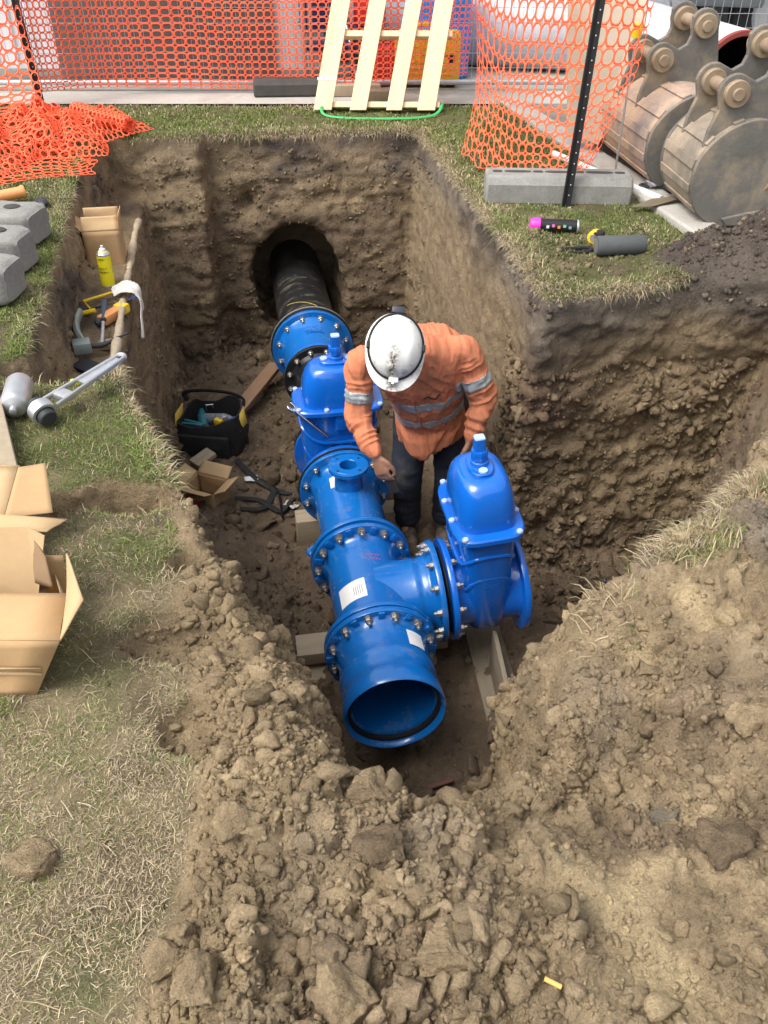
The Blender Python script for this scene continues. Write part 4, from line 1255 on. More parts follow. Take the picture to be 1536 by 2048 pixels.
def fbn(u, v):
    p = fb(u, v); p[:, 1] += .02*vnoise(p[:, 0], 0*u, p[:, 2], .35, 1.); p[:, 2] += .025*vnoise(p[:, 0], v*.2, 0*u, .5, 2.)*(1-v*.6); return p
net_obj(fbn, 56, 20, net, n_loc, thin=.20)
n_loc2 = (.9, 5.8, 0)
net2 = empty('orange_barrier_fence', n_loc2, 0, 'loose orange netting sagging from the fence to the near black picket', 'netting')
fr = bicub([[(.66, 7.62, 1.02), (.86, 6.85, .98), (1.02, 5.9, 1.02), (1.16, 5.3, 1.08), (1.40, 5.12, 1.02)],
            [(.70, 7.35, .50), (.80, 6.6, .44), (.93, 5.75, .55), (1.10, 5.20, .62), (1.36, 5.10, .66)],
            [(.66, 6.75, .20), (.72, 6.05, .18), (.84, 5.5, .22), (1.04, 5.08, .30), (1.26, 5.02, .42)],
            [(.49, 5.74, .03), (.62, 5.36, .05), (.80, 5.16, .035), (.98, 5.02, .06), (1.13, 4.93, .16)]])
def frn(u, v):
    p = fr(u, v); k = .035*sstep(.35, 1., v)
    p[:, 1] += k*vnoise(p[:, 0], p[:, 1], p[:, 2], .12, 3.)*1.5+.02*vnoise(p[:, 0], p[:, 1], p[:, 2], .3, 5.); p[:, 2] = np.maximum(.012, p[:, 2]+k*vnoise(p[:, 0], p[:, 1], p[:, 2], .15, 7.)); return p
net_obj(frn, 21, 15, net2, n_loc2, thin=.15, hole_p=2.4)
# left end: netting falling from the picket into a heap, with the unused roll
n_loc3 = (-2.2, 6.1, 0)
pile = empty('orange_netting_heap', n_loc3, 0, 'crumpled heap of spare orange netting with a loose roll on the grass', 'netting')
fl_ = bicub([[(-3.4, 7.15, 1.0), (-3.0, 7.2, 1.0), (-2.64, 7.19, 1.02)], [(-3.4, 6.9, .5), (-2.95, 7.0, .5), (-2.63, 7.16, .52)], [(-3.3, 6.5, .12), (-2.85, 6.65, .14), (-2.5, 6.85, .16)], [(-3.1, 6.2, .05), (-2.75, 6.3, .12), (-2.45, 6.45, .10)]])
def fln(u, v):
    p = fl_(u, v); p[:, 1] += .03*vnoise(p[:, 0], p[:, 1], p[:, 2], .25, 1.); return p
net_obj(fln, 10, 17, pile, n_loc3, thin=.17, hole_p=2.4)
def heapfn(cx, cy, wx, wy, ang, hh, seed, f=.16):
    ca, sa = math.cos(ang), math.sin(ang)
    def fn(u, v):
        a, b = (u-.5)*wx, (v-.5)*wy
        x, y = cx+a*ca-b*sa, cy+a*sa+b*ca
        x = x+.05*vnoise(a, b, 0*a, .14, seed); y = y+.07*vnoise(a, b, 0*a, .13, seed+3)
        ed = np.clip(1-(2*np.abs(u-.5))**3, 0, 1)*np.clip(1-(2*np.abs(v-.5))**3, 0, 1)
        z = .015+hh*ed*(.55+.9*np.abs(vnoise(a, b, 0*a, f, seed+5)))
        return np.stack([x, y, z], 1)
    return fn
net_obj(heapfn(-2.35, 6.05, 1.0, .95, .3, .22, 1.), 22, 20, pile, n_loc3, thin=.19, hole_p=2.2)
net_obj(heapfn(-2.5, 5.7, .8, .8, -.4, .15, 4., .12), 17, 18, pile, n_loc3, thin=.19, hole_p=2.2)
net_obj(heapfn(-2.12, 6.35, .8, .7, .9, .16, 9., .1), 18, 15, pile, n_loc3, thin=.2, hole_p=2.2)
net_obj(heapfn(-2.18, 5.52, .72, .62, .42, .012, 7., .2), 14, 11, pile, n_loc3, thin=.15, hole_p=2.2)
ra, rb = np.array((-2.2, 6.62, .10)), np.array((-1.74, 6.30, .07))
def rollfn(u, v):
    ax = ra+(rb-ra)*u[:, None]; th = v*2*math.pi*2.3; rr = .030+.026*v*(1+.1*np.sin(u*9))
    d = (rb-ra)/np.linalg.norm(rb-ra); s = np.cross(d, (0, 0, 1)); s /= np.linalg.norm(s)
    return ax + s*(rr*np.cos(th))[:, None] + np.array((0, 0, 1))*(rr*np.sin(th))[:, None]
net_obj(rollfn, 14, 16, pile, n_loc3, 'net_roll', thin=.30, hole_p=2.2)
# pickets
M_pick = mat('black_bitumen', (.018, .018, .02), .5, var=.3, vscale=15, dirt=(.16, .13, .1), dirt_amt=.3, dirt_scale=14, dirt_lo=.6)
M_white = mat('white_paint', (.75, .75, .74), .5)
def picket(loc, h, lean, label, cap=False, rz=0.):
    r = empty('star_picket', loc, 0, label, 'fence post', rot=(lean[0], lean[1], rz))
    a = .024; t = .0035; poly = []
    for k in range(3):
        q = R(90+120*k); d = Vector((math.cos(q), math.sin(q))); s = Vector((-d.y, d.x))
        p0 = d*a*1.2
        q2 = q - R(60)
        dn = Vector((math.cos(q2), math.sin(q2)))*t*1.9
        poly += [tuple(dn), tuple(p0-s*t), tuple(p0+s*t)]
    MB().prism(poly, -.25, h).build('post', M_pick, r)
    for k in range(int(h/.055)):
        MB().cyl((.006, -.014, .06+k*.055), (.007, -.0165, .06+k*.055), .0036, n=8).build('hole', M_white, r)
    if cap:
        MB().lathe([(h-.035, .033), (h+.02, .034), (h+.032, .026), (h+.036, .01)], None, 20).build('safety_cap', mat('cap_yellow', (.85, .68, .02), .4), r)
    return r
def picket_broad(loc, h, lean, label):
    r = picket(loc, h, lean, label); return r
picket((.995, 4.79, .0), 1.25, (R(1), R(2.2)), 'black steel star picket standing by the long concrete foot', rz=R(12))
picket((-2.645, 7.2, 0), 1.25, (0, R(-2)), 'black steel star picket at far left holding the netting', rz=R(20))
rod = empty('steel_rod', (1.345, 5.19, 0), 0, 'thin steel rod with yellow safety cap at the corner of the netting', 'rod')
MB().cyl((0, 0, -.15), (0, 0, .80), .006, n=10).build('rod', M_galv, rod)
MB().lathe([(.76, .026), (.81, .028), (.825, .024), (.83, .01)], None, 20).build('safety_cap', mat('cap_yellow', (.85, .68, .02), .4), rod)

# ---- plywood offcut leaning behind the netting
def panel(mb, pts, th=.004):
    P = [Vector(p) for p in pts]
    n = (P[1]-P[0]).cross(P[-1]-P[0]).normalized()*th/2
    k = len(P); vs = [p-n for p in P]+[p+n for p in P]
    mb.add(vs, [tuple(reversed(range(k))), tuple(range(k, 2*k))]+[(i, (i+1) % k, k+(i+1) % k, k+i) for i in range(k)])
    return mb
M_ply = mat('pale_board', (.50, .43, .33), .8, var=.10, vscale=4, dirt=(.25, .18, .10), dirt_amt=.6, dirt_scale=7, dirt_lo=.6)
r = empty('plywood_sheet', (1.2, 5.75, 0), 0, 'pale board leaning behind the orange netting beside the buckets', 'board')
panel(MB(), [(-.02, .15, .12), (.16, .0, .08), (.34, .02, .62), (.36, .16, 1.15), (-.12, .28, 1.15)], .014).build('board', M_ply, r, smooth=False)

# ---- wooden pallet
def plank_mat(name, col, knots=True):
    return mat(name, col, .75, var=.16, vscale=3, stretch=(7, 7, 1), fine=.08, dirt=(col[0]*.55, col[1]*.45, col[2]*.35), dirt_amt=.75, dirt_scale=2.2, dirt_lo=.62, bump=.001, bscale=60)
M_pine = plank_mat('new_pine', (.76, .63, .40))
M_old = plank_mat('aged_timber', (.36, .29, .20))
M_red = plank_mat('reddish_timber', (.24, .14, .08))
pal = empty('wooden_pallet', (-.025, 6.97, .02), R(0), 'pale wooden pallet standing on edge against the fence', 'pallet', rot=(R(-24), 0, R(-1)))
for i, (x0, x1, w_) in enumerate(((-.435, -.24, .135), (-.17, .03, .125), (.10, .29, .118), (.34, .50, .135))):
    mb = MB(); mb.prism([(x0-w_/2, 0), (x0+w_/2, 0), (x1+.03+w_/2, 1.18), (x1+.03-w_/2, 1.18)], 0, .020, Matrix(((1, 0, 0, 0), (0, 0, 1, -.02), (0, 1, 0, 0), (0, 0, 0, 1))))
    mb.build('board', M_pine, pal, bevel=.003)
for z in (.045, .53, 1.12): MB().bbox((-.03+.17*z, .048, z), (.93, .09, .04), .004).build('bearer', M_pine, pal)
for x in (-.325, -.06, .43): MB().bbox((x, .103, .59), (.10, .018, 1.13), .003, rot=(0, R(10.6), 0)).build('back_board', M_pine, pal)
MB().box((-.400, -.0215, .215), (.142, .002, .022)).build('plastic_tag', M_white, pal)
mb = MB()
pts = catmull([(-.47, 6.93, .05), (-.44, 6.87, .015), (-.30, 6.79, .012), (0, 6.76, .012), (.25, 6.79, .012), (.38, 6.86, .02), (.43, 6.94, .06), (.40, 7.1, .05), (.1, 7.16, .03), (-.3, 7.15, .03), (-.46, 7.05, .05)], 6)
tag(mb.tube(pts, .01, 8, closed=True, flat=(.011, .004)).build('green_strap', mat('green_strap', (.03, .38, .10), .45)), 'green plastic packing strap looped round the foot of the pallet', 'strap')

# ---- things behind the fence
M_cabw = mat('white_sheet_metal', (.74, .75, .77), .45, var=.05, vscale=3)
M_cabd = mat('dark_shutter', (.13, .11, .105), .55, var=.18, vscale=4, fine=.06)
cab = empty('site_cabin', (-2.0, 8.15, 0), 0, 'white site cabin with a big dark door behind the orange fence', 'cabin')
MB().bbox((-.55, 1.0, 1.28), (4.0, 1.9, 2.4), .03).build('wall', M_cabw, cab)
d_ = MB().bbox((.16, .03, .97), (1.86, .05, 1.88), .05).build('door', M_cabd, cab)
for k in range(16): MB().box((.16, .001, .12+k*.11), (1.80, .006, .012)).build('door_rib', M_cabd, d_)
for k in range(10): MB().box((-2.45+k*.165, .045, 1.28), (.02, .02, 2.3)).build('wall_rib', M_cabw, cab)
MB().bbox((-.55, .1, .05), (4.0, .12, .09), .02).build('skid', M_blockc, cab)
# camp chair
ch = empty('camp_chair', (-.46, 8.02, 0), R(12), 'navy blue folding camp chair behind the fence, left of the pallet', 'chair')
M_navy = mat('navy_canvas', (.012, .02, .075), .85, var=.2, vscale=10)
mb = MB(); mb.bbox((0, 0, .30), (.40, .36, .02), .008).build('seat', M_navy, ch)
MB().bbox((0, .18, .58), (.42, .02, .36), .008, rot=(R(-8), 0, 0)).build('backrest', M_navy, ch)
for sx in (-1, 1):
    for sy in (-1, 1): MB().cyl((sx*.21, sy*.19, 0), (sx*.18, -sy*.15, .42), .010, n=8).build('leg', M_galv, ch)
    MB().cyl((sx*.21, -.19, .43), (sx*.21, .2, .44), .014, n=8).build('armrest', M_navy, ch)
# red fuel cans
M_redp = mat('red_plastic', (.62, .03, .03), .4, var=.08, vscale=9)
def jerry(loc, rz, label, s=1.0):
    r = empty('fuel_can', loc, rz, label, 'fuel can', 'red fuel cans behind the pallet'); r.scale = (s, s, s)
    MB().bbox((0, 0, .15), (.26, .16, .30), .03).build('tank', M_redp, r)
    mb = MB(); mb.tube(catmull([(-.08, 0, .29), (-.06, 0, .36), (.04, 0, .36), (.07, 0, .29)], 5), .016, 10); mb.build('handle', M_redp, r)
    MB().cyl((.10, 0, .29), (.12, 0, .37), .022, n=14).build('cap', M_rubber, r)
jerry((.02, 8.02, 0), R(15), 'red fuel can standing low between the pallet boards')
crate = empty('grey_crate', (-.12, 8.35, 0), 0, 'dark grey plastic crate behind the pallet, red can on it', 'crate')
MB().bbox((0, 0, .2), (.36, .30, .40), .015).build('box', mat('grey_plastic', (.07, .075, .08), .5), crate)
for k in range(3): MB().bbox((0, -.152, .1+.11*k), (.34, .01, .03), .004).build('rib', MATS['grey_plastic'], crate)
jerry((-.12, 8.33, .402), R(-10), 'red fuel can standing on the grey crate behind the pallet')
# blue drum
dr = empty('blue_drum', (.50, 8.42, 0), 0, 'bright blue plastic drum behind the yellow case', 'drum')
M_blue = mat('blue_plastic', (.015, .22, .70), .4, var=.08, vscale=6)
MB().lathe([(0, .22), (.02, .24), (.24, .245), (.26, .252), (.29, .252), (.31, .245), (.55, .245), (.57, .252), (.60, .252), (.62, .245), (.83, .24), (.87, .21)], None, 36).build('shell', M_blue, dr)
MB().lathe([(.868, .05), (.89, .05), (.895, .045)], Matrix.Translation((.09, 0, 0)), 16).build('bung', M_rubber, dr)
# yellow case
yc = empty('yellow_case', (.36, 7.99, 0), R(-3), 'yellow moulded plastic case standing behind the pallet', 'case')
M_yel = mat('yellow_plastic', (.80, .52, .02), .42, var=.08, vscale=8, dirt=(.3, .2, .05), dirt_amt=.4, dirt_scale=7, dirt_lo=.58)
MB().bbox((0, 0, .215), (.54, .17, .40), .035).build('shell', M_yel, yc)
for k in range(4): MB().bbox((0, -.088, .06+.045*k), (.44, .012, .020), .005).build('rib', M_yel, yc)
for k in range(3): MB().bbox((-.18+.18*k, -.088, .31), (.10, .014, .13), .012).build('raised_panel', M_yel, yc)
mb = MB(); mb.tube(catmull([(-.10, 0, .41), (-.09, 0, .455), (.09, 0, .455), (.10, 0, .41)], 5), .016, 10); mb.build('handle', M_yel, yc)
for sx in (-1, 1): MB().bbox((sx*.20, -.09, .22), (.05, .02, .06), .006).build('latch', M_rubber, yc)
for sx in (-1, 1): MB().bbox((sx*.2, 0, .008), (.07, .12, .016), .004).build('foot', M_rubber, yc)
# sleepers on the pavement
for i, (x, y, rz, L, nm) in enumerate(((-.28, 7.62, 6, .50, 'short aged timber sleeper on the paving left of the pallet foot'), (-.05, 7.40, -4, .36, 'small timber offcut on the paving just behind the pallet foot'))):
    o = MB().bbox((0, 0, .04), (L, .10, .08), .006).build('timber_sleeper', M_old); o.location = (x, y, 0); o.rotation_euler.z = R(rz)
    tag(o, nm, 'timber')

# ---- big steel pipes and a lorry behind the buckets
M_bigp = mat('grey_lined_pipe', (.58, .58, .63), .5, .1, var=.14, vscale=2.5, dirt=(.3, .26, .2), dirt_amt=.5, dirt_scale=2, dirt_lo=.5)
M_redrim = mat('red_primer', (.27, .045, .035), .6)
def big_pipe(a, b, ro, label, rim=True):
    a, b = Vector(a), Vector(b); r = empty('large_pipe', a, 0, label, 'pipe', 'large grey pipes stacked behind the fence')
    d = b-a; M = frame((0, 0, 0), d)
    L = d.length
    MB().lathe([(0.02, ro), (L, ro), (L, ro-.03), (.3, ro-.03)], M, 48, False).build('barrel', M_bigp, r)
    MB().lathe([(.0, ro-.035), (-.004, ro-.03), (-.004, ro-.002), (.0, ro+.001), (.03, ro+.0015)], M, 48, False).build('rim', M_redrim if rim else M_bigp, r)
    MB().lathe([(.0, ro-.034), (.9, ro-.034), (.92, 0)], M, 40, False).build('lining', M_rubber, r)
    return r
big_pipe((2.50, 6.72, .30), (1.6, 11.5, .30), .285, 'large grey pipe with red rim beside the excavator buckets')
big_pipe((.78, 8.95, .33), (1.80, 8.62, .33), .33, 'short pale grey pipe beyond the fence right of the blue drum', False)
big_pipe((.55, 9.85, .36), (5.2, 9.45, .36), .36, 'long pale grey pipe lying behind the short one beyond the fence', False)
big_pipe((-.55, 9.25, .30), (.50, 9.3, .30), .30, 'pale grey pipe beyond the fence behind the red fuel cans', False)
lor = empty('lorry', (2.6, 8.9, 0), R(-14), 'dark lorry parked at the top right corner behind the buckets', 'lorry')
M_dark = mat('dark_steel', (.03, .032, .036), .6, var=.3, vscale=6)
M_tyre = mat('tyre_rubber', (.02, .02, .021), .8, var=.25, vscale=9, bump=.003, bscale=40)
MB().bbox((1.6, .8, .80), (4.4, .8, .18), .02).build('chassis', M_dark, lor)
MB().bbox((1.6, 1.0, 1.65), (4.8, 2.3, 1.4), .04).build('body', mat('lorry_grey', (.26, .28, .30), .5, var=.1), lor)
for x in (-.15, .95, 2.9):
    w = empty('wheel', (x, .05, .46)); w.parent = lor
    Mw = Matrix.Rotation(R(90), 4, 'X')
    MB().lathe([(-.14, .28), (-.14, .43), (-.11, .46), (.11, .46), (.14, .43), (.14, .28)], Mw, 40, False).build('tyre', M_tyre, w)
    MB().lathe([(.10, .0), (.10, .12), (.06, .14), (.06, .25), (.13, .285), (-.13, .285)], Mw, 32, False).build('rim', M_galv, w)
MB().bbox((.42, -.02, .72), (.62, .5, .42), .03).build('fuel_tank', mat('tank_grey', (.16, .175, .18), .45, .4, var=.2), lor)
MB().bbox((1.9, -.02, .60), (.70, .45, .40), .03).build('side_box', M_dark, lor)

# ---- excavator buckets
M_bkt = mat('worn_bucket_steel', (.22, .19, .15), .6, .1, var=.3, vscale=5, dirt=(.42, .33, .24), dirt_amt=.85, dirt_scale=3.2, dirt_lo=.40, bump=.003, bscale=30)
M_bktd = mat('clay_caked_steel', (.25, .215, .195), .7, .05, var=.25, vscale=6, dirt=(.50, .35, .24), dirt_amt=.95, dirt_scale=3.2, dirt_lo=.36, bump=.008, bscale=22)
M_plate = mat('dark_bucket_plate', (.15, .14, .125), .6, .1, var=.3, vscale=4, dirt=(.36, .28, .18), dirt_amt=.8, dirt_scale=3.5, dirt_lo=.46, bump=.002, bscale=40)
M_pin = mat('rusty_pin', (.30, .22, .15), .6, .3, var=.25, vscale=14, dirt=(.38, .31, .2), dirt_amt=.8, dirt_scale=9, dirt_lo=.45)
ARC = [(.10, .500), (-.02, .515), (-.12, .485), (-.20, .43), (-.262, .35), (-.285, .26), (-.275, .17), (-.235, .09), (-.165, .03), (-.07, .0), (.05, .0), (.25, .03), (.45, .08), (.62, .14)]
def offset(poly, d):
    out = []
    for i, p in enumerate(poly):
        a = Vector(poly[max(i-1, 0)]); b = Vector(poly[min(i+1, len(poly)-1)]); t = (b-a).normalized()
        n = Vector((-t.y, t.x)); out.append(tuple(Vector(p)+n*d))
    return out
def rounded(c, r_, a0, a1, n=9): return [(c[0]+r_*math.cos(R(a0+(a1-a0)*k/(n-1))), c[1]+r_*math.sin(R(a0+(a1-a0)*k/(n-1)))) for k in range(n)]
XZ = Matrix(((1, 0, 0, 0), (0, 0, 1, 0), (0, 1, 0, 0), (0, 0, 0, 1)))     # prism (x,y)->(x,z), extruded along local Y
def bucket(loc, rz, wdt, ears, label, skin, teeth=False):
    r = empty('excavator_bucket', loc, rz, label, 'bucket', 'excavator buckets on the road')
    arc = catmull([(p[0], p[1], 0) for p in ARC], 4); arc = [(p.x, p.y) for p in arc]
    inn = offset(arc, .018)
    MB().prism(arc+inn[::-1], .012, wdt-.012, XZ).build('shell', skin, r, angle=50)
    for y0 in (0, wdt-.024):
        sp = [(p[0]*1.02, max(.004, p[1]*1.01)) for p in arc] + [(.60, .19), (.38, .30), (.24, .42)]
        pl = MB().prism(sp, y0-.004, y0+.026, XZ).build('side_plate', M_plate, r, smooth=False, bevel=.005)
        yy = y0-.006 if y0 == 0 else y0+.028
        rf = [(.60, .165), (.62, .14), (.45, .085), (.25, .037), (.05, .012), (-.07, .012), (-.10, .05), (.02, .075), (.2, .10)]
        MB().prism(rf, yy-.012, yy+.010, XZ).build('wear_plate', M_plate, pl, smooth=False, bevel=.006)
    b1, b2 = (-.14, .625), (.075, .790)
    for ye in ears:
        ear = [(-.245, .375), (-.235, .46)] + [(-.205, .55)] + rounded(b1, .085, 175, 75) + [(-.05, .675), (-.005, .70), (.01, .74)] + rounded(b2, .085, 150, -10) + [(.175, .70), (.20, .58), (.26, .45), (.12, .47), (-.02, .495), (-.12, .465)]
        e = MB().prism(ear, ye-.016, ye+.016, XZ).build('ear', M_plate, r, smooth=False, bevel=.006)
        for b in (b1, b2):
            Mb = Matrix.Translation((b[0], ye, b[1])) @ Matrix.Rotation(R(90), 4, 'X')
            MB().lathe([(-.045, .058), (-.040, .062), (.040, .062), (.045, .058)], Mb, 28).build('boss', M_pin, e)
            MB().lathe([(-.060, .030), (.056, .030), (.060, .026)], Mb, 20).build('pin_head', M_pin, e)
    for b in (b1, b2): MB().cyl((b[0], ears[0], b[1]), (b[0], ears[1], b[1]), .032, n=20).build('pin', M_pin, r)
    # wear strips across the back
    strip_at = (6, 12, 17, 22, 27)
    for k in strip_at:
        p, q = arc[k], arc[k+2]
        t = (Vector(q)-Vector(p)).normalized(); n = Vector((t.y, -t.x))
        if n.dot(Vector(p)-Vector((.05, .26))) < 0: n = -n
        poly = [tuple(Vector(p)+n*.001), tuple(Vector(p)+n*.012), tuple(Vector(q)+n*.012), tuple(Vector(q)+n*.001)]
        MB().prism(poly, .03, wdt-.03, XZ).build('wear_strip', skin, r, smooth=False, bevel=.003)
    MB().prism([(.60, .132), (.78, .185), (.78, .20), (.60, .165)], .0, wdt, XZ).build('cutting_edge', M_bkt, r, smooth=False)
    return r
bucket((1.825, 4.44, .0), R(4), .48, (.07, .36), 'narrow dark bucket in front, its round side plate facing the camera', M_bkt)
bucket((1.735, 5.02, .0), R(6.5), 1.32, (.38, .68), 'wide clay-caked bucket lying behind the narrow one', M_bktd)
MB_ = MB()
pts = [(-.01, .22), (.02, .235), (.035, .30), (.05, .335), (.045, .28), (.07, .25), (.075, .21), (.03, .20), (-.03, .17)]
b0 = [o for o in bpy.data.objects if o.name.startswith('excavator_bucket')][0]
mb = MB(); mb.prism([(x*1.0+.12, z+.02) for x, z in pts], -.012, -.0055, XZ); mb.build('torn_sticker', mat('torn_sticker', (.33, .20, .14), .8), b0, smooth=False)
# small things at the kerb
sp_ = MB(); panel(sp_, [(-.16, -.03, .0), (-.05, -.055, .012), (.14, .03, .035), (.13, .075, .03), (-.03, .05, .02)], .004)
o = sp_.build('steel_offcut', mat('rusty_sheet', (.17, .14, .09), .8, .2, var=.25, vscale=12), smooth=False); o.location = (1.49, 4.72, .022)
tag(o, 'thin rusty steel offcut lying on the kerb before the buckets', 'steel plate')
cl = empty('fence_clamp', (1.515, 5.0, .03), R(20), 'small galvanised fence clamp lying by the kerb', 'clamp')
for sx in (-1, 1):
    mb = MB(); mb.tube([(sx*.045+.028*math.cos(t*.5), .0+.028*math.sin(t*.5), .02) for t in range(11)], .008, 8); mb.build('jaw', M_dark, cl)
MB().cyl((0, -.035, .025), (0, .05, .03), .007, n=8).build('bolt', M_wire, cl); MB().bbox((0, 0, .02), (.05, .02, .02), .004).build('bridge', M_galv, cl)
mb = MB(); mb.cyl((1.08, 5.75, .025), (1.52, 4.80, .03), .021, n=16); tag(mb.build('white_conduit', M_white), 'white plastic conduit lying on the grass along the kerb', 'pipe')
# ------------------------------------------------------------------ things on the right-hand verge
zg = lambda x, y: drop(x, y)
def spray_can(loc, axis, label, body_m, cap_m, L=.19, rad=.033, cap=.05, nozzle=False, text=None, name='spray_can'):
    r = empty(name, loc, 0, label, 'spray can')
    M = frame((0, 0, 0), axis)
    MB().lathe([(0, rad*.90), (.004, rad), (L, rad), (L+.012, rad*.72), (L+.016, rad*.6)], M, 28).build('can', body_m, r)
    MB().lathe([(-.001, rad*.99), (.006, rad*1.02), (.008, rad*1.0)], M, 28, False).build('rim', M_wire, r)
    if nozzle:
        MB().lathe([(L+.012, rad*.60), (L+.03, rad*.42), (L+.032, .007), (L+.046, .007)], M, 18).build('nozzle', M_white if cap_m is None else cap_m, r)
    else:
        MB().lathe([(L+.002, rad*1.03), (L+cap*.7, rad*1.02), (L+cap, rad*.86), (L+cap+.004, rad*.5)], M, 28).build('cap', cap_m, r)
    return r, M
M_canblk = mat('printed_black_can', (.02, .02, .024), .35, .3)
M_pinkc = mat('fluoro_pink', (.85, .04, .45), .4)
x, y = .985, 4.36
pc, Mc = spray_can((x, y, zg(x, y)+.034), (-1, .08, .02), 'pink-capped black marking paint can lying on the grass', M_canblk, M_pinkc)
for k, c_ in enumerate(((.7, .7, .7), (.55, .12, .3), (.7, .25, .05), (.15, .4, .25), (.2, .3, .35))):
    mb = MB(); M2 = Mc @ Matrix.Rotation(R(200+(k % 2)*10), 4, 'Z')
    mb.box((.0332, 0, .155-.028*k), (.0015, .014, .014), M2); mb.build('printed_symbol', mat('print_%d' % k, c_, .5), pc, smooth=False)
x, y = 1.045, 4.22
tm_ = empty('tape_measure', (x, y, zg(x, y)), R(-30), 'yellow and black tape measure beside the pink-capped can', 'tape measure')
MB().lathe([(-.022, .030), (-.020, .034), (.020, .034), (.022, .030)], Matrix.Translation((0, 0, .034)) @ Matrix.Rotation(R(90), 4, 'X'), 28).build('case', M_yel, tm_)
MB().bbox((.018, 0, .045), (.05, .048, .045), .010).build('grip', M_rubber, tm_); MB().lathe([(.0221, .020), (.024, .018)], Matrix.Translation((0, 0, .034)) @ Matrix.Rotation(R(90), 4, 'X'), 20).build('disc', M_grey, tm_)
x, y = 1.13, 4.05
sp = empty('portable_speaker', (x, y, zg(x, y)+.045), R(4), 'grey fabric cylinder speaker lying on grass near the pink-capped can', 'speaker')
M_fab = mat('grey_fabric', (.075, .082, .082), .85, var=.12, vscale=40, bump=.001, bscale=400)
MB().lathe([(-.118, .035), (-.117, .041), (-.110, .0455), (.110, .0455), (.117, .041), (.118, .035)], Matrix.Rotation(R(90), 4, 'Y'), 36).build('body', M_fab, sp)
MB().lathe([(-.1195, .036), (-.121, .030)], Matrix.Rotation(R(90), 4, 'Y'), 28).build('end_cap', mat('end_grey', (.14, .14, .13), .6), sp)
mb = MB(); mb.tube(catmull([(.05, .02, .042), (.08, .03, .065), (.11, .02, .06), (.118, .0, .03)], 5), .0025, 6); mb.build('carry_loop', M_rubber, sp)
x, y = .93, 4.09
mb = MB(); pts = [(x+.085*math.cos(a*.45)*(1-.01*a), y+.03*math.sin(a*.45), zg(x, y)+.012+.004*math.sin(a)) for a in range(15)] + [(x+.09, y-.01, zg(x, y)+.02)]
tag(mb.tube(catmull(pts, 3), .0085, 7).build('braided_cord', mat('black_braid', (.015, .015, .016), .9, bump=.003, bscale=200)), 'coil of thick black braided cord beside the speaker', 'cord')

# ------------------------------------------------------------------ cardboard
M_card = mat('cardboard', (.46, .295, .145), .85, var=.07, vscale=6, fine=.04, dirt=(.28, .17, .08), dirt_amt=.4, dirt_scale=4, dirt_lo=.60)
M_cardl = mat('cardboard_inside', (.50, .34, .18), .88, var=.06, vscale=6, fine=.04)
def card(r, name, pts, m=None, th=.004):
    P = [Vector(p) for p in pts]
    if len(P) != 4: return panel(MB(), pts, th).build(name, m or M_card, r, smooth=False)
    n = 9; no = (P[1]-P[0]).cross(P[3]-P[0]).normalized(); sz = (P[1]-P[0]).length
    sd = float(P[0].x*7+P[0].y*3+P[2].z*5); G = []
    for i in range(n):
        for j in range(n):
            u, v = i/(n-1), j/(n-1); b = (P[0]*(1-u)+P[1]*u)*(1-v)+(P[3]*(1-u)+P[2]*u)*v
            k = min(1, 4*u*(1-u)+.35)*min(1, 4*v*(1-v)+.25)
            G.append(b + no*(.035*sz*k*float(vnoise(u+sd, v, sd, .6)) + .012*sz*float(vnoise(u, v+sd, sd, .22))*k))
    q = [(i*n+j, (i+1)*n+j, (i+1)*n+j+1, i*n+j+1) for i in range(n-1) for j in range(n-1)]
    o = MB().add(G, q).build(name, m or M_card, r, angle=50)
    so = o.modifiers.new('t', 'SOLIDIFY'); so.thickness = th; so.offset = 0
    return o
def open_box(name, loc, rz, d, flaps, label, m=M_card, rot=None):
    """open carton; flaps = outward lean in degrees for -y, +y, -x, +x flaps"""
    r = empty(name, loc, rz, label, 'box', rot=rot)
    w, l, h = d[0]/2, d[1]/2, d[2]
    card(r, 'side', [(-w, -l, 0), (w, -l, 0), (w, -l, h), (-w, -l, h)], m); card(r, 'side', [(w, l, 0), (-w, l, 0), (-w, l, h), (w, l, h)], m)
    card(r, 'side', [(-w, l, 0), (-w, -l, 0), (-w, -l, h), (-w, l, h)], m); card(r, 'side', [(w, -l, 0), (w, l, 0), (w, l, h), (w, -l, h)], m)
    card(r, 'bottom', [(-w+.003, -l+.003, .003), (w-.003, -l+.003, .003), (w-.003, l-.003, .003), (-w+.003, l-.003, .003)], m)
    f = min(w, l)*.98
    for (ax, ay), an, ln in zip(((0, -1), (0, 1), (-1, 0), (1, 0)), flaps, (l, l, w, w)):
        if an is None: continue
        ln = min(ln, f*1.1)
        o = Vector((ax, ay, 0)); t = Vector((-ay, ax, 0)); hw = w if ay else l
        e0 = Vector((ax*w, ay*l, h+.002)); d_ = (o*math.sin(R(an))+Vector((0, 0, 1))*math.cos(R(an)))*ln
        card(r, 'flap', [e0-t*hw, e0+t*hw, e0+t*hw*.96+d_, e0-t*hw*.96+d_], M_cardl)
    return r
lb = open_box('cardboard_box', (-1.60, 4.86, -.36), R(10), (.20, .16, .22), (-30, 10, 42, 8), 'open cardboard box on the earth ledge behind the yellow spray can')
tb_ = open_box('cardboard_box', (-1.06, 4.17, drop(-1.06, 4.17, -.9)-.01), R(-22), (.21, .17, .14), (62, 58, 58, 62), 'small open cardboard box with red label beside the tool bag')
mb = MB(); mb.box((-.035, -.0875, .075), (.10, .001, .085)); mb.build('red_label', mat('red_label', (.75, .06, .04), .6), tb_, smooth=False)
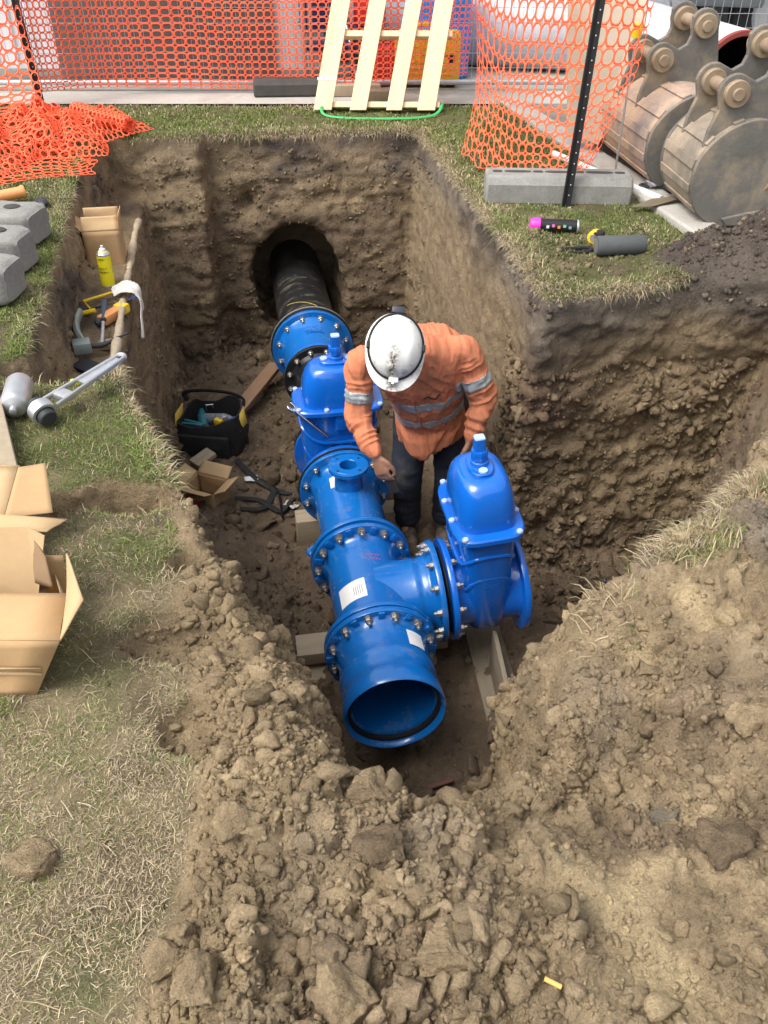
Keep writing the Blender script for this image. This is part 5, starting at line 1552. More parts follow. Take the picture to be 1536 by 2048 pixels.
for k in range(4): MB().box((-.035, -.0885, .050+.017*k), (.075-.012*(k % 2), .0008, .005)).build('printed_line', mat('label_print%d' % k, (.25, .02, .02), .6), tb_, smooth=False)
# big carton at the lower left, on its side with the flaps sprung open
bb = empty('cardboard_box', (-.95, 1.42, .0), 0, 'large battered cardboard carton at the left edge, flaps sprung open', 'box')
def B(x, y, z): return (x+.95, y-1.42, z)
TR, TL, TBR, TBL = B(-.700, 1.315, .160), B(-1.30, 1.315, .165), B(-.722, 1.455, .170), B(-1.30, 1.455, .175)
card(bb, 'side', [B(-1.30, 1.30, .0), B(-.785, 1.30, .0), TR, TL])
card(bb, 'top', [TL, TR, TBR, TBL])
card(bb, 'flap', [TR, (B(-.652, 1.375, .225)), (B(-.712, 1.485, .265)), TBR], M_cardl)
card(bb, 'bottom', [B(-1.30, 1.305, .003), B(-.785, 1.305, .003), B(-.80, 1.60, .003), B(-1.30, 1.60, .003)])
card(bb, 'side', [B(-.787, 1.306, .0), B(-.80, 1.60, .0), B(-.80, 1.58, .12), B(-.735, 1.45, .155), B(-.71, 1.32, .15)], M_cardl)
card(bb, 'side', [B(-1.30, 1.60, .0), B(-.80, 1.60, .0), B(-.77, 1.585, .175), B(-1.30, 1.585, .18)])
card(bb, 'flap', [B(-1.30, 1.56, .10), B(-.835, 1.535, .085), B(-.80, 1.585, .235), B(-.84, 1.60, .25), B(-1.30, 1.60, .25)], M_cardl)
card(bb, 'flap', [B(-1.30, 1.605, .25), B(-.80, 1.60, .235), B(-.77, 1.66, .225), B(-1.30, 1.67, .26)], M_cardl)
card(bb, 'torn_flap', [B(-.84, 1.60, .24), B(-.80, 1.56, .19), B(-.79, 1.53, .12), B(-.84, 1.55, .12)], mat('torn_brown', (.28, .18, .10), .9))
card(bb, 'tape_strip', [B(-1.30, 1.2985, .070), B(-.755, 1.2985, .068), B(-.752, 1.2985, .094), B(-1.30, 1.2985, .098)], mat('packing_tape', (.44, .30, .16), .25), .0012)
# opened carton lying flatter behind it
b2_ = empty('cardboard_box', (-1.05, 1.9, .0), 0, 'flattened cardboard carton resting across the timber plank', 'box')
def B2(x, y, z): return (x+1.05, y-1.9, z)
card(b2_, 'flap', [B2(-1.02, 1.99, .155), B2(-.955, 2.02, .15), B2(-.885, 1.835, .115), B2(-1.00, 1.80, .125)])
card(b2_, 'side', [B2(-1.30, 2.0, .15), B2(-1.022, 1.99, .155), B2(-1.002, 1.80, .125), B2(-1.30, 1.73, .08)], M_cardl)
card(b2_, 'end', [B2(-1.30, 2.02, .15), B2(-1.02, 2.0, .155), B2(-1.02, 2.03, .01), B2(-1.30, 2.05, .01)])
card(b2_, 'end', [B2(-1.30, 1.725, .082), B2(-1.003, 1.795, .123), B2(-1.02, 1.80, .01), B2(-1.30, 1.73, .01)], mat('card_shade', (.30, .19, .10), .9))
pk = MB().bbox((0, 0, .035), (.12, 1.25, .07), .006).build('timber_plank', M_old); pk.location = (-1.155, 2.12, .0); pk.rotation_euler = (0, 0, R(25.5))
tag(pk, 'weathered timber plank on the grass under the cartons at left', 'timber')

# ------------------------------------------------------------------ left bank: can, big wrench, oddments
M_alu = mat('cast_aluminium', (.55, .56, .57), .42, .8, var=.15, vscale=14, dirt=(.25, .24, .22), dirt_amt=.45, dirt_scale=9, dirt_lo=.55)
gc = empty('gas_cylinder', (-1.255, 2.60, .052), 0, 'silver gas canister lying on grass beside the aluminium wrench', 'canister')
Mg = frame((0, 0, 0), (.20, -1, -.02))
MB().lathe([(-.07, .030), (-.066, .043), (-.055, .047), (.075, .047), (.088, .043), (.092, .040)], Mg, 32).build('body', M_alu, gc)
MB().lathe([(.090, .041), (.098, .038), (.106, .020), (.108, .013), (.128, .013), (.130, .010)], Mg, 24).build('valve_collar', M_galv, gc)
mb = MB(); band(mb, -.02, .05, .0478, 150, 200, frame((0, 0, 0), (.20, -1, -.02)) @ Matrix.Rotation(R(90), 4, 'X')); mb.build('red_sticker', mat('faded_red', (.55, .2, .18), .6), gc)
wr = empty('aluminium_wrench', (-1.13, 2.47, .03), R(0), 'large cast aluminium wrench with forked handle lying on the grass', 'wrench')
Mw_ = Matrix.Rotation(R(-20+0), 4, 'Z')
hd = Vector((.40, .60, .06)).normalized(); hs_ = Vector((0, 0, 1)).cross(hd).normalized()
ring_ax = (Vector((.35, -.35, -.15))).normalized()
MB().lathe([(-.020, .040), (-.018, .043), (.018, .043), (.020, .040), (.020, .033), (-.020, .033)], frame((0, 0, .025), ring_ax), 32, False).build('head_ring', M_alu, wr)
MB().lathe([(-.045, .027), (-.043, .030), (.040, .030), (.044, .027)], frame((0, 0, .025), ring_ax), 28).build('socket', M_dark, wr)
H0 = Vector((.02, .05, .03))
for sg, wd in ((-1, .011), (1, .011)):
    pts = [H0 + hd*t + hs_*sg*(.034-.018*t/.31*1) + Vector((0, 0, .005+.02*t)) for t in (-.01, .07, .16, .24, .31)]
    mb = MB(); mb.tube(pts, .012, 8, flat=(.0065, .010)); mb.build('handle_rail', M_alu, wr)
mb = MB(); panel(mb, [H0+hd*.13+hs_*.026+Vector((0, 0, .005)), H0+hd*.13-hs_*.026+Vector((0, 0, .005)), H0+hd*.30-hs_*.016+Vector((0, 0, .01)), H0+hd*.30+hs_*.016+Vector((0, 0, .01))], .005); mb.build('handle_web', MATS['cast_aluminium'], wr)
mb = MB(); mb.tube([H0+hd*(.31+.014*math.sin(a))+hs_*.016*math.cos(a)+Vector((0, 0, .013)) for a in [math.pi*k/8 for k in range(9)]], .009, 8); mb.build('handle_end', M_alu, wr)
MB().bbox((0, 0, 0), (.065, .05, .024), .008, Matrix.Translation(H0+hd*.05+Vector((0, 0, .0))) @ Matrix.Rotation(math.atan2(hd.y, hd.x)-R(90), 4, 'Z')).build('pivot_block', M_alu, wr)
tag(MB().lathe([(0, .012), (.004, .014), (.006, .009), (.026, .0085), (.03, .006)], frame((0, 0, 0), (-1, .1, .05)), 14).build('ear_plug', mat('earplug_yellow', (.85, .72, .03), .7)), 'tiny yellow ear plug on the grass above the wrench', 'ear plug').location = (-1.09, 2.735, .022)
oh = empty('orange_tool_grip', (-2.06, 4.82, .05), 0, 'orange plastic handle at the left edge beyond the blocks', 'handle')
MB().lathe([(-.25, .034), (.06, .030), (.075, .036), (.085, .034)], frame((0, 0, 0), (.8, .45, .06)), 18).build('grip', mat('faded_orange', (.70, .30, .10), .55, var=.1), oh)
MB().lathe([(.085, .030), (.087, .001)], frame((0, 0, 0), (.8, .45, .06)), 18).build('hole', M_slot, oh)
gl = empty('black_glove', (-1.86, 4.76, .01), R(30), 'small crumpled black glove on grass near the netting heap', 'glove')
mb = MB(); ball(mb, (0, 0, .015), (.028, .04, .016))
for k in range(4): mb.tube([(-.02+.014*k, .02, .016), (-.026+.016*k, .055+.006*(k % 2), .022), (-.024+.018*k, .08, .012)], [.008, .0085, .006], 8)
me = remesh(mb, .004, 2, 'palm'); link('palm', me, mat('black_nitrile', (.02, .022, .03), .45), gl)

# ------------------------------------------------------------------ tools on the earth ledge
LZ = lambda x, y: drop(x, y, .1)
M_yelcan = mat('yellow_can', (.88, .78, .02), .4)
x, y = -1.505, 4.50
yc2, My = spray_can((x, y, LZ(x, y)-.004), (.02, 0, 1), 'yellow spray can standing on the earth ledge before the box', M_yelcan, None, L=.175, rad=.036, nozzle=True)
MB().lathe([(.171, .0362), (.178, .036), (.190, .026)], My, 28, False).build('shoulder', M_alu, yc2)
for k, (t_, s_) in enumerate((('FORCE', .018), ('YELLOW', .017), ('MARKER', .017))):
    tmm = text_mesh(t_, s_, .0004)
    bm = bmesh.new(); bm.from_mesh(tmm)
    for v in bm.verts:
        a = v.co.x/.0364+R(10); v.co = Vector(((.0366+v.co.z)*math.sin(a), -(.0366+v.co.z)*math.cos(a), (.155, .105, .085)[k]+v.co.y))
    bm.to_mesh(tmm); bm.free(); link('can_lettering', tmm, M_rubber, yc2)
# claw hammer
hm = empty('claw_hammer', (-1.40, 3.98, LZ(-1.40, 3.98)+.03), 0, 'claw hammer with blue-grey handle lying on the earth ledge', 'hammer')
a_, b_ = Vector((-.06, .27, .04)), Vector((.045, -.20, .02))
MB().tube([a_, a_*.55+b_*.45], .014, 10, flat=(.016, .012)).build('grip', mat('slate_grip', (.05, .065, .10), .6), hm); MB().cyl(a_*.5+b_*.5, b_, .009, n=12).build('shaft', M_galv, hm)
hx = (b_-a_).normalized().cross(Vector((0, 0, 1))).normalized()
mb = MB(); mb.tube(catmull([b_-hx*.11+Vector((0, .07, .02)), b_-hx*.055+Vector((0, .02, .012)), b_, b_+hx*.045, b_+hx*.065], 4), [.005]*3+[.010]*4+[.013]*5+[.012]*3+[.016]*2, 12); mb.build('head', M_dark, hm)
# sealant gun
cg = empty('caulking_gun', (-1.47, 3.93, LZ(-1.47, 3.93)+.02), 0, 'grey-green caulking gun frame lying beside the hammer', 'caulking gun')
M_gg = mat('grey_green_metal', (.26, .31, .29), .45, .3, var=.12, vscale=14)
mb = MB(); mb.tube(catmull([(-.075, .17, .045), (-.06, .06, .05), (-.02, -.07, .05), (.03, -.15, .03)], 5), .02, 8, flat=(.018, .026)); mb.build('frame', M_gg, cg)
mb = MB(); mb.tube([(-.10, .18, .03), (.0, .185, .05)], .012, 8); mb.build('yellow_grip', M_yel, cg)
MB().bbox((.03, -.18, .03), (.085, .08, .055), .012, rot=(0, 0, R(20))).build('head_block', M_gg, cg)
MB().cyl((-.12, -.10, .01), (-.02, -.16, .02), .012, n=10).build('trigger', M_dark, cg)
# hacksaw-like yellow frame and rag
hsaw = empty('hacksaw', (-1.42, 4.28, LZ(-1.42, 4.28)+.012), R(38), 'yellow-framed hacksaw half buried under a rag on the ledge', 'hacksaw')
mb = MB(); mb.tube([(-.13, .0, .015), (-.13, .09, .03), (.13, .09, .04), (.13, .0, .03)], .008, 8); mb.build('frame', M_yel, hsaw)
MB().box((0, 0, .018), (.26, .002, .014)).build('blade', M_chrome, hsaw); MB().bbox((-.17, .04, .02), (.06, .11, .03), .01).build('handle', M_rubber, hsaw)
odr = empty('cordless_grinder', (-1.40, 4.12, LZ(-1.40, 4.12)+.01), R(-25), 'small orange and yellow power tool on the ledge near the rag', 'power tool')
MB().bbox((0, 0, .025), (.06, .15, .05), .015).build('housing', MATS['faded_orange'], odr); MB().bbox((.0, .09, .03), (.07, .06, .05), .014).build('battery', M_yel, odr); MB().lathe([(0, .02), (.03, .02), (.04, .01)], frame((0, -.07, .025), (0, -1, 0)), 14).build('spindle', M_dark, odr)
M_rag = mat('white_rag', (.62, .59, .54), .9, var=.15, vscale=8, dirt=(.35, .28, .2), dirt_amt=.6, dirt_scale=12, dirt_lo=.55, bump=.002, bscale=90)
rg = bicub([[(-1.43, 4.38, -.31), (-1.36, 4.41, -.29), (-1.30, 4.36, -.31), (-1.27, 4.25, -.40), (-1.26, 4.18, -.47)],
            [(-1.43, 4.32, -.30), (-1.36, 4.34, -.27), (-1.29, 4.30, -.30), (-1.26, 4.20, -.40), (-1.25, 4.14, -.48)],
            [(-1.40, 4.26, -.32), (-1.34, 4.27, -.29), (-1.28, 4.25, -.33), (-1.26, 4.17, -.41), (-1.26, 4.13, -.47)]])
uu_, vv_ = np.meshgrid(np.linspace(0, 1, 40), np.linspace(0, 1, 22), indexing='ij')
P = rg(uu_.ravel(), vv_.ravel()); P[:, 2] += .018*(1-2*np.abs(vnoise(P[:, 0], P[:, 1], 0*P[:, 0], .06, 3.))); P[:, 0] += .012*vnoise(P[:, 0], P[:, 1], P[:, 2], .05, 8.)
ii = np.arange(40*22).reshape(40, 22)
q_ = np.stack([ii[:-1, :-1], ii[1:, :-1], ii[1:, 1:], ii[:-1, 1:]], -1).reshape(-1, 4)
o = link('white_rag', np_mesh('white_rag', P, q_), M_rag); s_ = o.modifiers.new('t', 'SOLIDIFY'); s_.thickness = .004
tag(o, 'dirty white rag hanging over the edge of the earth ledge', 'rag')
bp = MB().bbox((0, 0, .012), (.15, .09, .018), .004).build('black_plate', M_rubber); bp.location = (-1.375, 3.62, LZ(-1.375, 3.62)); bp.rotation_euler = (R(4), R(8), R(-28))
tag(bp, 'flat black rubber plate at the near end of the ledge', 'plate')
bl = MB().bbox((0, 0, .02), (.07, .05, .04), .006).build('timber_block', M_old); bl.location = (-1.36, 3.86, LZ(-1.36, 3.86)); bl.rotation_euler.z = R(15)
tag(bl, 'small grey timber block under the claw hammer handle', 'timber')
# old clay-covered conduit along the lip of the ledge
M_cdt = mat('clay_coated_conduit', (.46, .38, .26), .9, var=.2, vscale=14, dirt=(.30, .22, .13), dirt_amt=.8, dirt_scale=9, dirt_lo=.50, bump=.006, bscale=50)
pts = catmull([(-1.60, 5.62, -.36), (-1.545, 5.30, -.335), (-1.47, 4.85, -.345), (-1.385, 4.35, -.335), (-1.305, 3.9, -.345), (-1.225, 3.45, -.335), (-1.17, 3.18, -.36)], 8)
tag(MB().tube(pts, [.020+.003*math.sin(i*1.7)+.003*math.sin(i*.6) for i in range(len(pts))], 14).build('old_conduit', M_cdt), 'clay-caked old conduit exposed along the lip of the ledge', 'pipe')

# ------------------------------------------------------------------ on the trench floor
FZ_ = lambda x, y: drop(x, y, -.9)
bx, by = -1.13, 4.84
bag = empty('tool_bag', (bx, by, FZ_(bx, by)-.01), R(-8), 'open black and yellow tool bag on the trench floor', 'tool bag')
M_bag = mat('black_nylon', (.014, .014, .016), .8, var=.3, vscale=12, bump=.002, bscale=120, dirt=(.12, .09, .06), dirt_amt=.4, dirt_scale=7, dirt_lo=.55)
M_bagy = mat('yellow_nylon', (.70, .50, .08), .75, var=.15, vscale=10)
mb = MB()
ro = [(0, .200, .12), (.03, .218, .14), (.09, .222, .148), (.15, .218, .148), (.20, .210, .142), (.25, .200, .137), (.275, .195, .132)]
rings = [sring(a, b, z, 44, 4.5) for z, a, b in ro]
rings = [[Vector((p.x*(1+.35*max(0, z-.1))+.018*float(vnoise(p.x, p.y, p.z, .08)), p.y*(1+.5*max(0, z-.1))+.022*float(vnoise(p.y, p.z, p.x, .09)), p.z+((.03*math.sin(p.x*11)+.03*float(vnoise(p.x, p.y, 0, .1))+.12*p.y) if z > .2 else 0))) for p in r_] for r_, (z, a, b) in zip(rings, ro)]
inn = [[Vector((p.x*.95, p.y*.93, p.z)) for p in rings[-1]], [Vector((p.x*.92, p.y*.9, .13)) for p in rings[-1]]]
mb.ring_loft(rings+inn); mb.build('body', M_bag, bag)
for sx in (-1, 1):
    mb = MB()
    rows = [[Vector((sx*(a+.004), t*b*.55, z)) for t in (-1, -.5, 0, .5, 1)] for z, a, b in ((.10, .223, .14), (.20, .215, .14), (.29, .203, .13))]
    vs = [p for r_ in rows for p in r_]; fs = [(i*5+j, i*5+j+1, i*5+j+6, i*5+j+5) for i in range(2) for j in range(4)]
    mb.add(vs, fs); o = mb.build('end_panel', M_bagy, bag); s_ = o.modifiers.new('t', 'SOLIDIFY'); s_.thickness = .006
mb = MB(); mb.tube(catmull([(-.19, .13, .28), (-.20, .12, .34), (-.10, .13, .36), (.08, .13, .36), (.19, .12, .33), (.195, .11, .28)], 5), .011, 8, flat=(.006, .016)); mb.build('rim_flap', M_bag, bag)
MB().bbox((-.01, -.155, .11), (.34, .035, .16), .02).build('front_pocket', M_bag, bag)
M_bz = Vector((bx, by, FZ_(bx, by)))
bt = empty('drink_bottle', M_bz+Vector((.06, -.02, .235)), 0, 'clear plastic water bottle lying in the tool bag', 'bottle')
M_pet = mat('clear_pet', (.62, .68, .75), .12, trans=.75)
Mb_ = frame((0, 0, 0), (.9, -.25, .12))
MB().lathe([(-.10, .026), (-.096, .031), (-.03, .032), (-.028, .030), (-.02, .032), (.05, .032), (.085, .018), (.092, .013), (.10, .013)], Mb_, 24).build('bottle', M_pet, bt); MB().lathe([(.10, .0145), (.118, .0145), (.12, .012)], Mb_, 18).build('cap', mat('cap_blue', (.02, .08, .45), .4), bt)
dl = empty('cordless_drill', M_bz+Vector((-.05, .0, .19)), R(30), 'teal cordless drill inside the tool bag', 'drill')
M_teal = mat('teal_plastic', (.01, .13, .16), .45)
MB().lathe([(-.09, .024), (-.06, .032), (.03, .031), (.05, .024), (.09, .015)], frame((0, 0, .03), (.3, 1, .2)), 18).build('motor', M_teal, dl); MB().bbox((0, -.02, -.03), (.035, .045, .10), .01).build('grip', M_rubber, dl)
st = empty('steel_stirrup', M_bz+Vector((-.01, .07, .24)), R(10), 'shiny steel clevis sticking out of the tool bag', 'clevis')
mb = MB(); mb.tube([(-.022, 0, .0), (-.022, 0, .045), (.022, 0, .045), (.022, 0, .0)], .006, 8); mb.build('bow', M_chrome, st)
yt = empty('yellow_tool', M_bz+Vector((.07, -.085, .235)), R(-30), 'yellow plastic hand tool in front corner of the tool bag', 'tool')
MB().bbox((0, 0, .01), (.06, .04, .05), .012).build('grip', M_yel, yt); MB().cyl((0, 0, .03), (.05, .03, .05), .007, n=8).build('shaft', M_galv, yt)
pw = empty('blue_pipe_wrench', M_bz+Vector((-.09, -.08, .21)), R(-20), 'teal-handled pliers lying in the tool bag', 'pliers')
for sg in (-1, 1):
    mb = MB(); mb.tube(catmull([(.06, sg*.006, .02), (.0, sg*.012, .025), (-.08, sg*.02, .02)], 4), .008, 8); mb.build('handle', mat('teal_grip', (.03, .17, .22), .5), pw)
MB().bbox((.08, 0, .02), (.05, .026, .014), .005).build('jaws', M_dark, pw)
# timber, straps, paper
def timber(name, a, b, w, h, m, label, roll=0.):
    a, b = Vector(a), Vector(b); L = (b-a).length
    o = MB().bbox((0, 0, L/2), (w, h, L), .005).build(name, m)
    o.matrix_world = frame(a, b-a, (0, 0, 1)) @ Matrix.Rotation(roll, 4, 'Z')
    return tag(o, label, 'timber')
MATS_wet = mat('wet_board', (.20, .165, .115), .75, var=.2, vscale=4, stretch=(6, 6, 1))
timber('timber_offcut', (-1.03, 5.12, -1.53), (-.80, 5.74, -1.46), .035, .10, M_red, 'reddish timber offcut behind the tool bag on trench floor')
timber('timber_offcut', (-1.20, 4.52, -1.53), (-1.10, 4.62, -1.50), .03, .10, M_old, 'short grey timber offcut between tool bag and small box')
timber('timber_packer', (-.42, 2.90, -1.52), (.30, 3.02, -1.52), .07, .14, M_old, 'timber packer under the flange of the tee, left end showing')
timber('timber_packer', (-.45, 2.84, -1.62), (.25, 2.96, -1.62), .06, .16, M_old, 'lower timber bearer below the packer under the tee')
timber('timber_packer', (-.50, 3.86, -1.53), (.10, 3.97, -1.53), .18, .12, M_old, 'timber packer under the far gate valve')
timber('timber_board', (.47, 3.35, -1.60), (.56, 2.45, -1.585), .04, .18, MATS_wet, 'long flat board on the floor under the branch valve')
timber('shoring_board', (.515, 2.86, -1.52), (.545, 2.28, -1.50), .34, .022, MATS_wet, 'upright grey board against the right bank near open pipe end')
timber('timber_stake', (.18, 2.17, -1.575), (.29, 2.20, -1.56), .015, .024, mat('red_stake', (.13, .06, .04), .8, var=.2), 'reddish timber sliver on the floor below the open pipe end')
mb = MB(); z_ = -1.50
for pts in ([(-.95, 4.62), (-.80, 4.42), (-.62, 4.30), (-.48, 4.33), (-.40, 4.30)], [(-.90, 4.20), (-.76, 4.22), (-.62, 4.12), (-.55, 4.22), (-.45, 4.20)], [(-.85, 4.08), (-.72, 4.16), (-.66, 4.32), (-.60, 4.05)]):
    mb.tube(catmull([(x_, y_, FZ_(x_, y_)+.02) for x_, y_ in pts], 7), .02, 8, flat=(.020, .004))
tag(mb.build('black_strap', M_bag), 'tangled black webbing strap on the floor beside the small box', 'strap')
def paper(name, x_, y_, w, l, rz, label, m=M_label):
    n = 8; us = np.linspace(-.5, .5, n); U, V_ = np.meshgrid(us, us, indexing='ij')
    P = np.stack([U.ravel()*w, V_.ravel()*l, .012+.012*vnoise(U.ravel(), V_.ravel(), 0*U.ravel(), .4, x_)], 1)
    ii = np.arange(n*n).reshape(n, n); q = np.stack([ii[:-1, :-1], ii[1:, :-1], ii[1:, 1:], ii[:-1, 1:]], -1).reshape(-1, 4)
    o = link(name, np_mesh(name, P, q), m); o.location = (x_, y_, FZ_(x_, y_)+.012); o.rotation_euler.z = rz
    s_ = o.modifiers.new('t', 'SOLIDIFY'); s_.thickness = .001
    return tag(o, label, 'paper')
paper('paper_scrap', -.83, 4.42, .085, .055, R(15), 'crumpled white paper scrap on the floor right of the tool bag')
paper('plastic_bag', -.56, 4.18, .06, .09, R(50), 'clear plastic scrap on the floor beside the blue outlet pipe', mat('clear_film', (.5, .5, .48), .3))
M_bit = mat('blue_chip', (.02, .22, .70), .4)
for k, (x_, y_, zz_, lb_) in enumerate(((1.19, 3.62, -.76, 'blue plastic chip stuck in the back wall of the side cut'), (1.16, 3.45, -1.5, 'blue plastic chip on the floor of the side cut'))):
    hit = BV.ray_cast(Vector((x_, 2.4, zz_)), Vector((0, 1, 0))) if k == 0 else (Vector((x_, y_, FZ_(x_, y_))), None)
    p = hit[0] or Vector((x_, y_, zz_))
    mb = MB(); panel(mb, [(-.012, 0, -.014), (.016, 0, -.016), (.002, 0, .024)], .003) if k == 0 else panel(mb, [(-.02, -.01, 0), (.015, -.008, .003), (.025, .012, .006)], .003)
    o = mb.build('blue_chip', M_bit, smooth=False); o.location = p + Vector((0, -.006, .006)); tag(o, lb_, 'plastic chip')
cb = MB(); cb.cyl((-.014, 0, 0), (.014, 0, 0), .004, n=14)
o = cb.build('cigarette_butt', mat('filter_orange', (.75, .42, .12), .8, var=.1, vscale=60)); x_, y_ = .268, .64
o.location = (x_, y_, drop(x_, y_)+.023); o.rotation_euler = (0, R(8), R(-24)); tag(o, 'orange cigarette filter on the bare soil at bottom edge', 'cigarette butt')
# spanner on the far valve (jaw over a bonnet bolt, shaft hanging forward)
vw = v1.matrix_basis
spn = spanner('combination_spanner', vw @ Vector((-.255, -.10, .475)), vw @ Vector((-.075, -.205, .335)), 'chrome combination spanner resting against the far blue valve bonnet', .020, .052)
# ------------------------------------------------------------------ turf: blades and straw, sampled on the earth itself
def sample_faces(weight, count, seed):
    g = np.random.RandomState(seed)
    q = TERR['quads']; area = np.linalg.norm(TERR['fn'], axis=1)*.5
    w = area*weight; cs = np.cumsum(w); tot = cs[-1]
    f = np.searchsorted(cs, g.rand(count)*tot)
    u, v = g.rand(count, 1), g.rand(count, 1)
    P4 = TERR['co'][q[f]]
    p = (P4[:, 0]*(1-u)+P4[:, 1]*u)*(1-v) + (P4[:, 3]*(1-u)+P4[:, 2]*u)*v
    n = TERR['fn'][f]; n = n/np.linalg.norm(n, axis=1)[:, None]
    return p, n, f, g
fc = TERR['co'][TERR['quads']].mean(1)
ft = TERR['turf'][TERR['quads']].mean(1)
V0 = PV[:, 0]*.93+PV[:, 1]*.07
ed_main = poly_sdf(fc[:, 0], fc[:, 1], V0); ed_b = poly_sdf(fc[:, 0], fc[:, 1], BENCH); ed = np.minimum(ed_main, ed_b)
vis = (np.abs(fc[:, 0]) < .62*fc[:, 1]+.75) & (fc[:, 1] > .38)
pavm = ((fc[:, 0] > 1.60-.217*(fc[:, 1]-4.1)) & (fc[:, 1] > 3.95)) | (fc[:, 1] > 7.27)
okf = (ft > .35) & vis & ~pavm
bare = fbm(fc[:, 0], fc[:, 1], 0*fc[:, 0], .30, 3, 61.)
def grow(weight, count, seed, Lr, Wr, lie, straw, name, label, ok=None):
    p, n, f, g = sample_faces(weight*(okf if ok is None else ok), count, seed)
    N = len(p)
    az = g.rand(N)*2*math.pi
    lean = np.clip(lie + .35*g.randn(N), .1, 1.5)
    L = Lr[0]+(Lr[1]-Lr[0])*g.rand(N)**1.6
    Wd = Wr*(.6+.8*g.rand(N))
    e = ed[f]
    # along the lip the dry thatch hangs outwards and down
    lip = np.clip(1-np.abs(e)/.07, 0, 1)*(fc[f][:, 1] > 1.2)
    h = 1e-2
    gx = np.minimum(poly_sdf(p[:, 0]+h, p[:, 1], V0), poly_sdf(p[:, 0]+h, p[:, 1], BENCH)) - np.minimum(poly_sdf(p[:, 0]-h, p[:, 1], V0), poly_sdf(p[:, 0]-h, p[:, 1], BENCH))
    gy = np.minimum(poly_sdf(p[:, 0], p[:, 1]+h, V0), poly_sdf(p[:, 0], p[:, 1]+h, BENCH)) - np.minimum(poly_sdf(p[:, 0], p[:, 1]-h, V0), poly_sdf(p[:, 0], p[:, 1]-h, BENCH))
    out = np.arctan2(-gy, -gx)
    hang = (g.rand(N) < lip*.85)
    az = np.where(hang, out+.7*g.randn(N), az); lean = np.where(hang, 1.3+.35*g.randn(N), lean); L = np.where(hang, L*1.35, L)
    d = np.stack([np.cos(az)*np.sin(lean), np.sin(az)*np.sin(lean), np.cos(lean)], 1)
    side = np.stack([-np.sin(az), np.cos(az), 0*az], 1)
    b = p - np.array((0, 0, .004))
    mid = b + d*(L*.55)[:, None] + np.array((0, 0, 1))*(L*.10)[:, None]*(~hang)[:, None]
    tip = b + d*(L*1.0)[:, None] - np.array((0, 0, 1))*(L*np.where(hang, .35, .10))[:, None]
    w = (side*Wd[:, None]*.5)
    co_ = np.stack([b-w, b+w, mid+w*.8, mid-w*.8, tip], 1).reshape(-1, 3)
    k = np.arange(N)*5
    tri = np.concatenate([np.stack([k, k+1, k+2], 1), np.stack([k, k+2, k+3], 1), np.stack([k+3, k+2, k+4], 1)])
    X_, Y_ = p[:, 0], p[:, 1]
    patch = 1.1*fbm(X_, Y_, 0*X_, .30, 3, 71.)+.9*fbm(X_, Y_, 0*X_, .09, 2, 81.)
    dry = straw(X_, Y_) + .55*patch + np.clip(lip*1.6, 0, 1)*.6
    isdry = g.rand(N) < np.clip(dry, .03, .97)
    gr = np.array((.125, .180, .050))*(1+.5*(g.rand(N, 1)-.5)) + np.array((.05, .02, .0))*g.rand(N, 1)
    stw = np.array((.50, .41, .26))*(.40+.75*g.rand(N, 1)); stw[:, 2] *= (.85+.3*g.rand(N))
    brn = np.array((.24, .18, .11))*(.7+.6*g.rand(N, 1))
    c = np.where(isdry[:, None], np.where((g.rand(N) < .28)[:, None], brn, stw), gr)
    me = np_mesh(name, co_, tri)
    set_col(me, np.repeat(c, 5, axis=0))
    return me
def straw_l(x, y):
    s = .24 + .50*sstep(2.4, 1.3, y)*(x < .3) + .10*sstep(1.2, .8, y)*(x < .3)
    s = s + .25*sstep(.6, .9, 1-np.abs(x-.8))*0
    s = s + .5*sstep(.62, .05, np.hypot((x-.82)/.9, (y-4.0)/.9))*(x > .3)
    s = s + .30*sstep(6.95, 7.2, y)
    return s
M_grass = mat('grass_blades', rough=.75, attr='Col', spec=.2)
bare_w = np.clip(1.1-1.3*sstep(.0, .40, bare+.4*fbm(fc[:, 0], fc[:, 1], 0*fc[:, 0], .07, 2, 62.)), .06, 1)
def blob(cx, cy, rx, ry): return np.exp(-((fc[:, 0]-cx)/rx)**2-((fc[:, 1]-cy)/ry)**2)*(fc[:, 2] > -.28)
tuft = blob(.80, 1.74, .08, .05) + blob(1.13, 2.14, .14, .08) + .25*blob(.58, 1.62, .05, .04) + .12*blob(.55, 1.50, .06, .05)
parts_ = [
 grow(tuft, 3800, 8, (.03, .075), .0026, .75, lambda x, y: .45+0*x, 'g', '', (tuft > .03)*1.0),
 grow((fc[:, 1] < 1.7)*bare_w, 185000, 1, (.006, .028), .0014, 1.24, straw_l, 'g', ''),
 grow((fc[:, 1] >= 1.6)*(fc[:, 1] < 3.3)*bare_w, 100000, 2, (.007, .028), .0020, 1.05, straw_l, 'g', ''),
 grow((fc[:, 1] >= 3.2)*(fc[:, 1] < 5.2)*bare_w, 75000, 3, (.010, .030), .0034, .85, straw_l, 'g', ''),
 grow((fc[:, 1] >= 5.1)*bare_w, 75000, 4, (.012, .034), .0055, .80, straw_l, 'g', ''),
 grow((np.abs(ed) < .10)*(fc[:, 1] > 1.3)*sstep(-.2, .3, bare+.2), 20000, 5, (.02, .065), .0026, 1.15, straw_l, 'g', ''),
 grow((fc[:, 1] < 2.3)*(fc[:, 0] < 0)*1.0, 3500, 6, (.03, .08), .0016, 1.47, lambda x, y: 1.0+0*x, 'g', ''),
]
grass = None
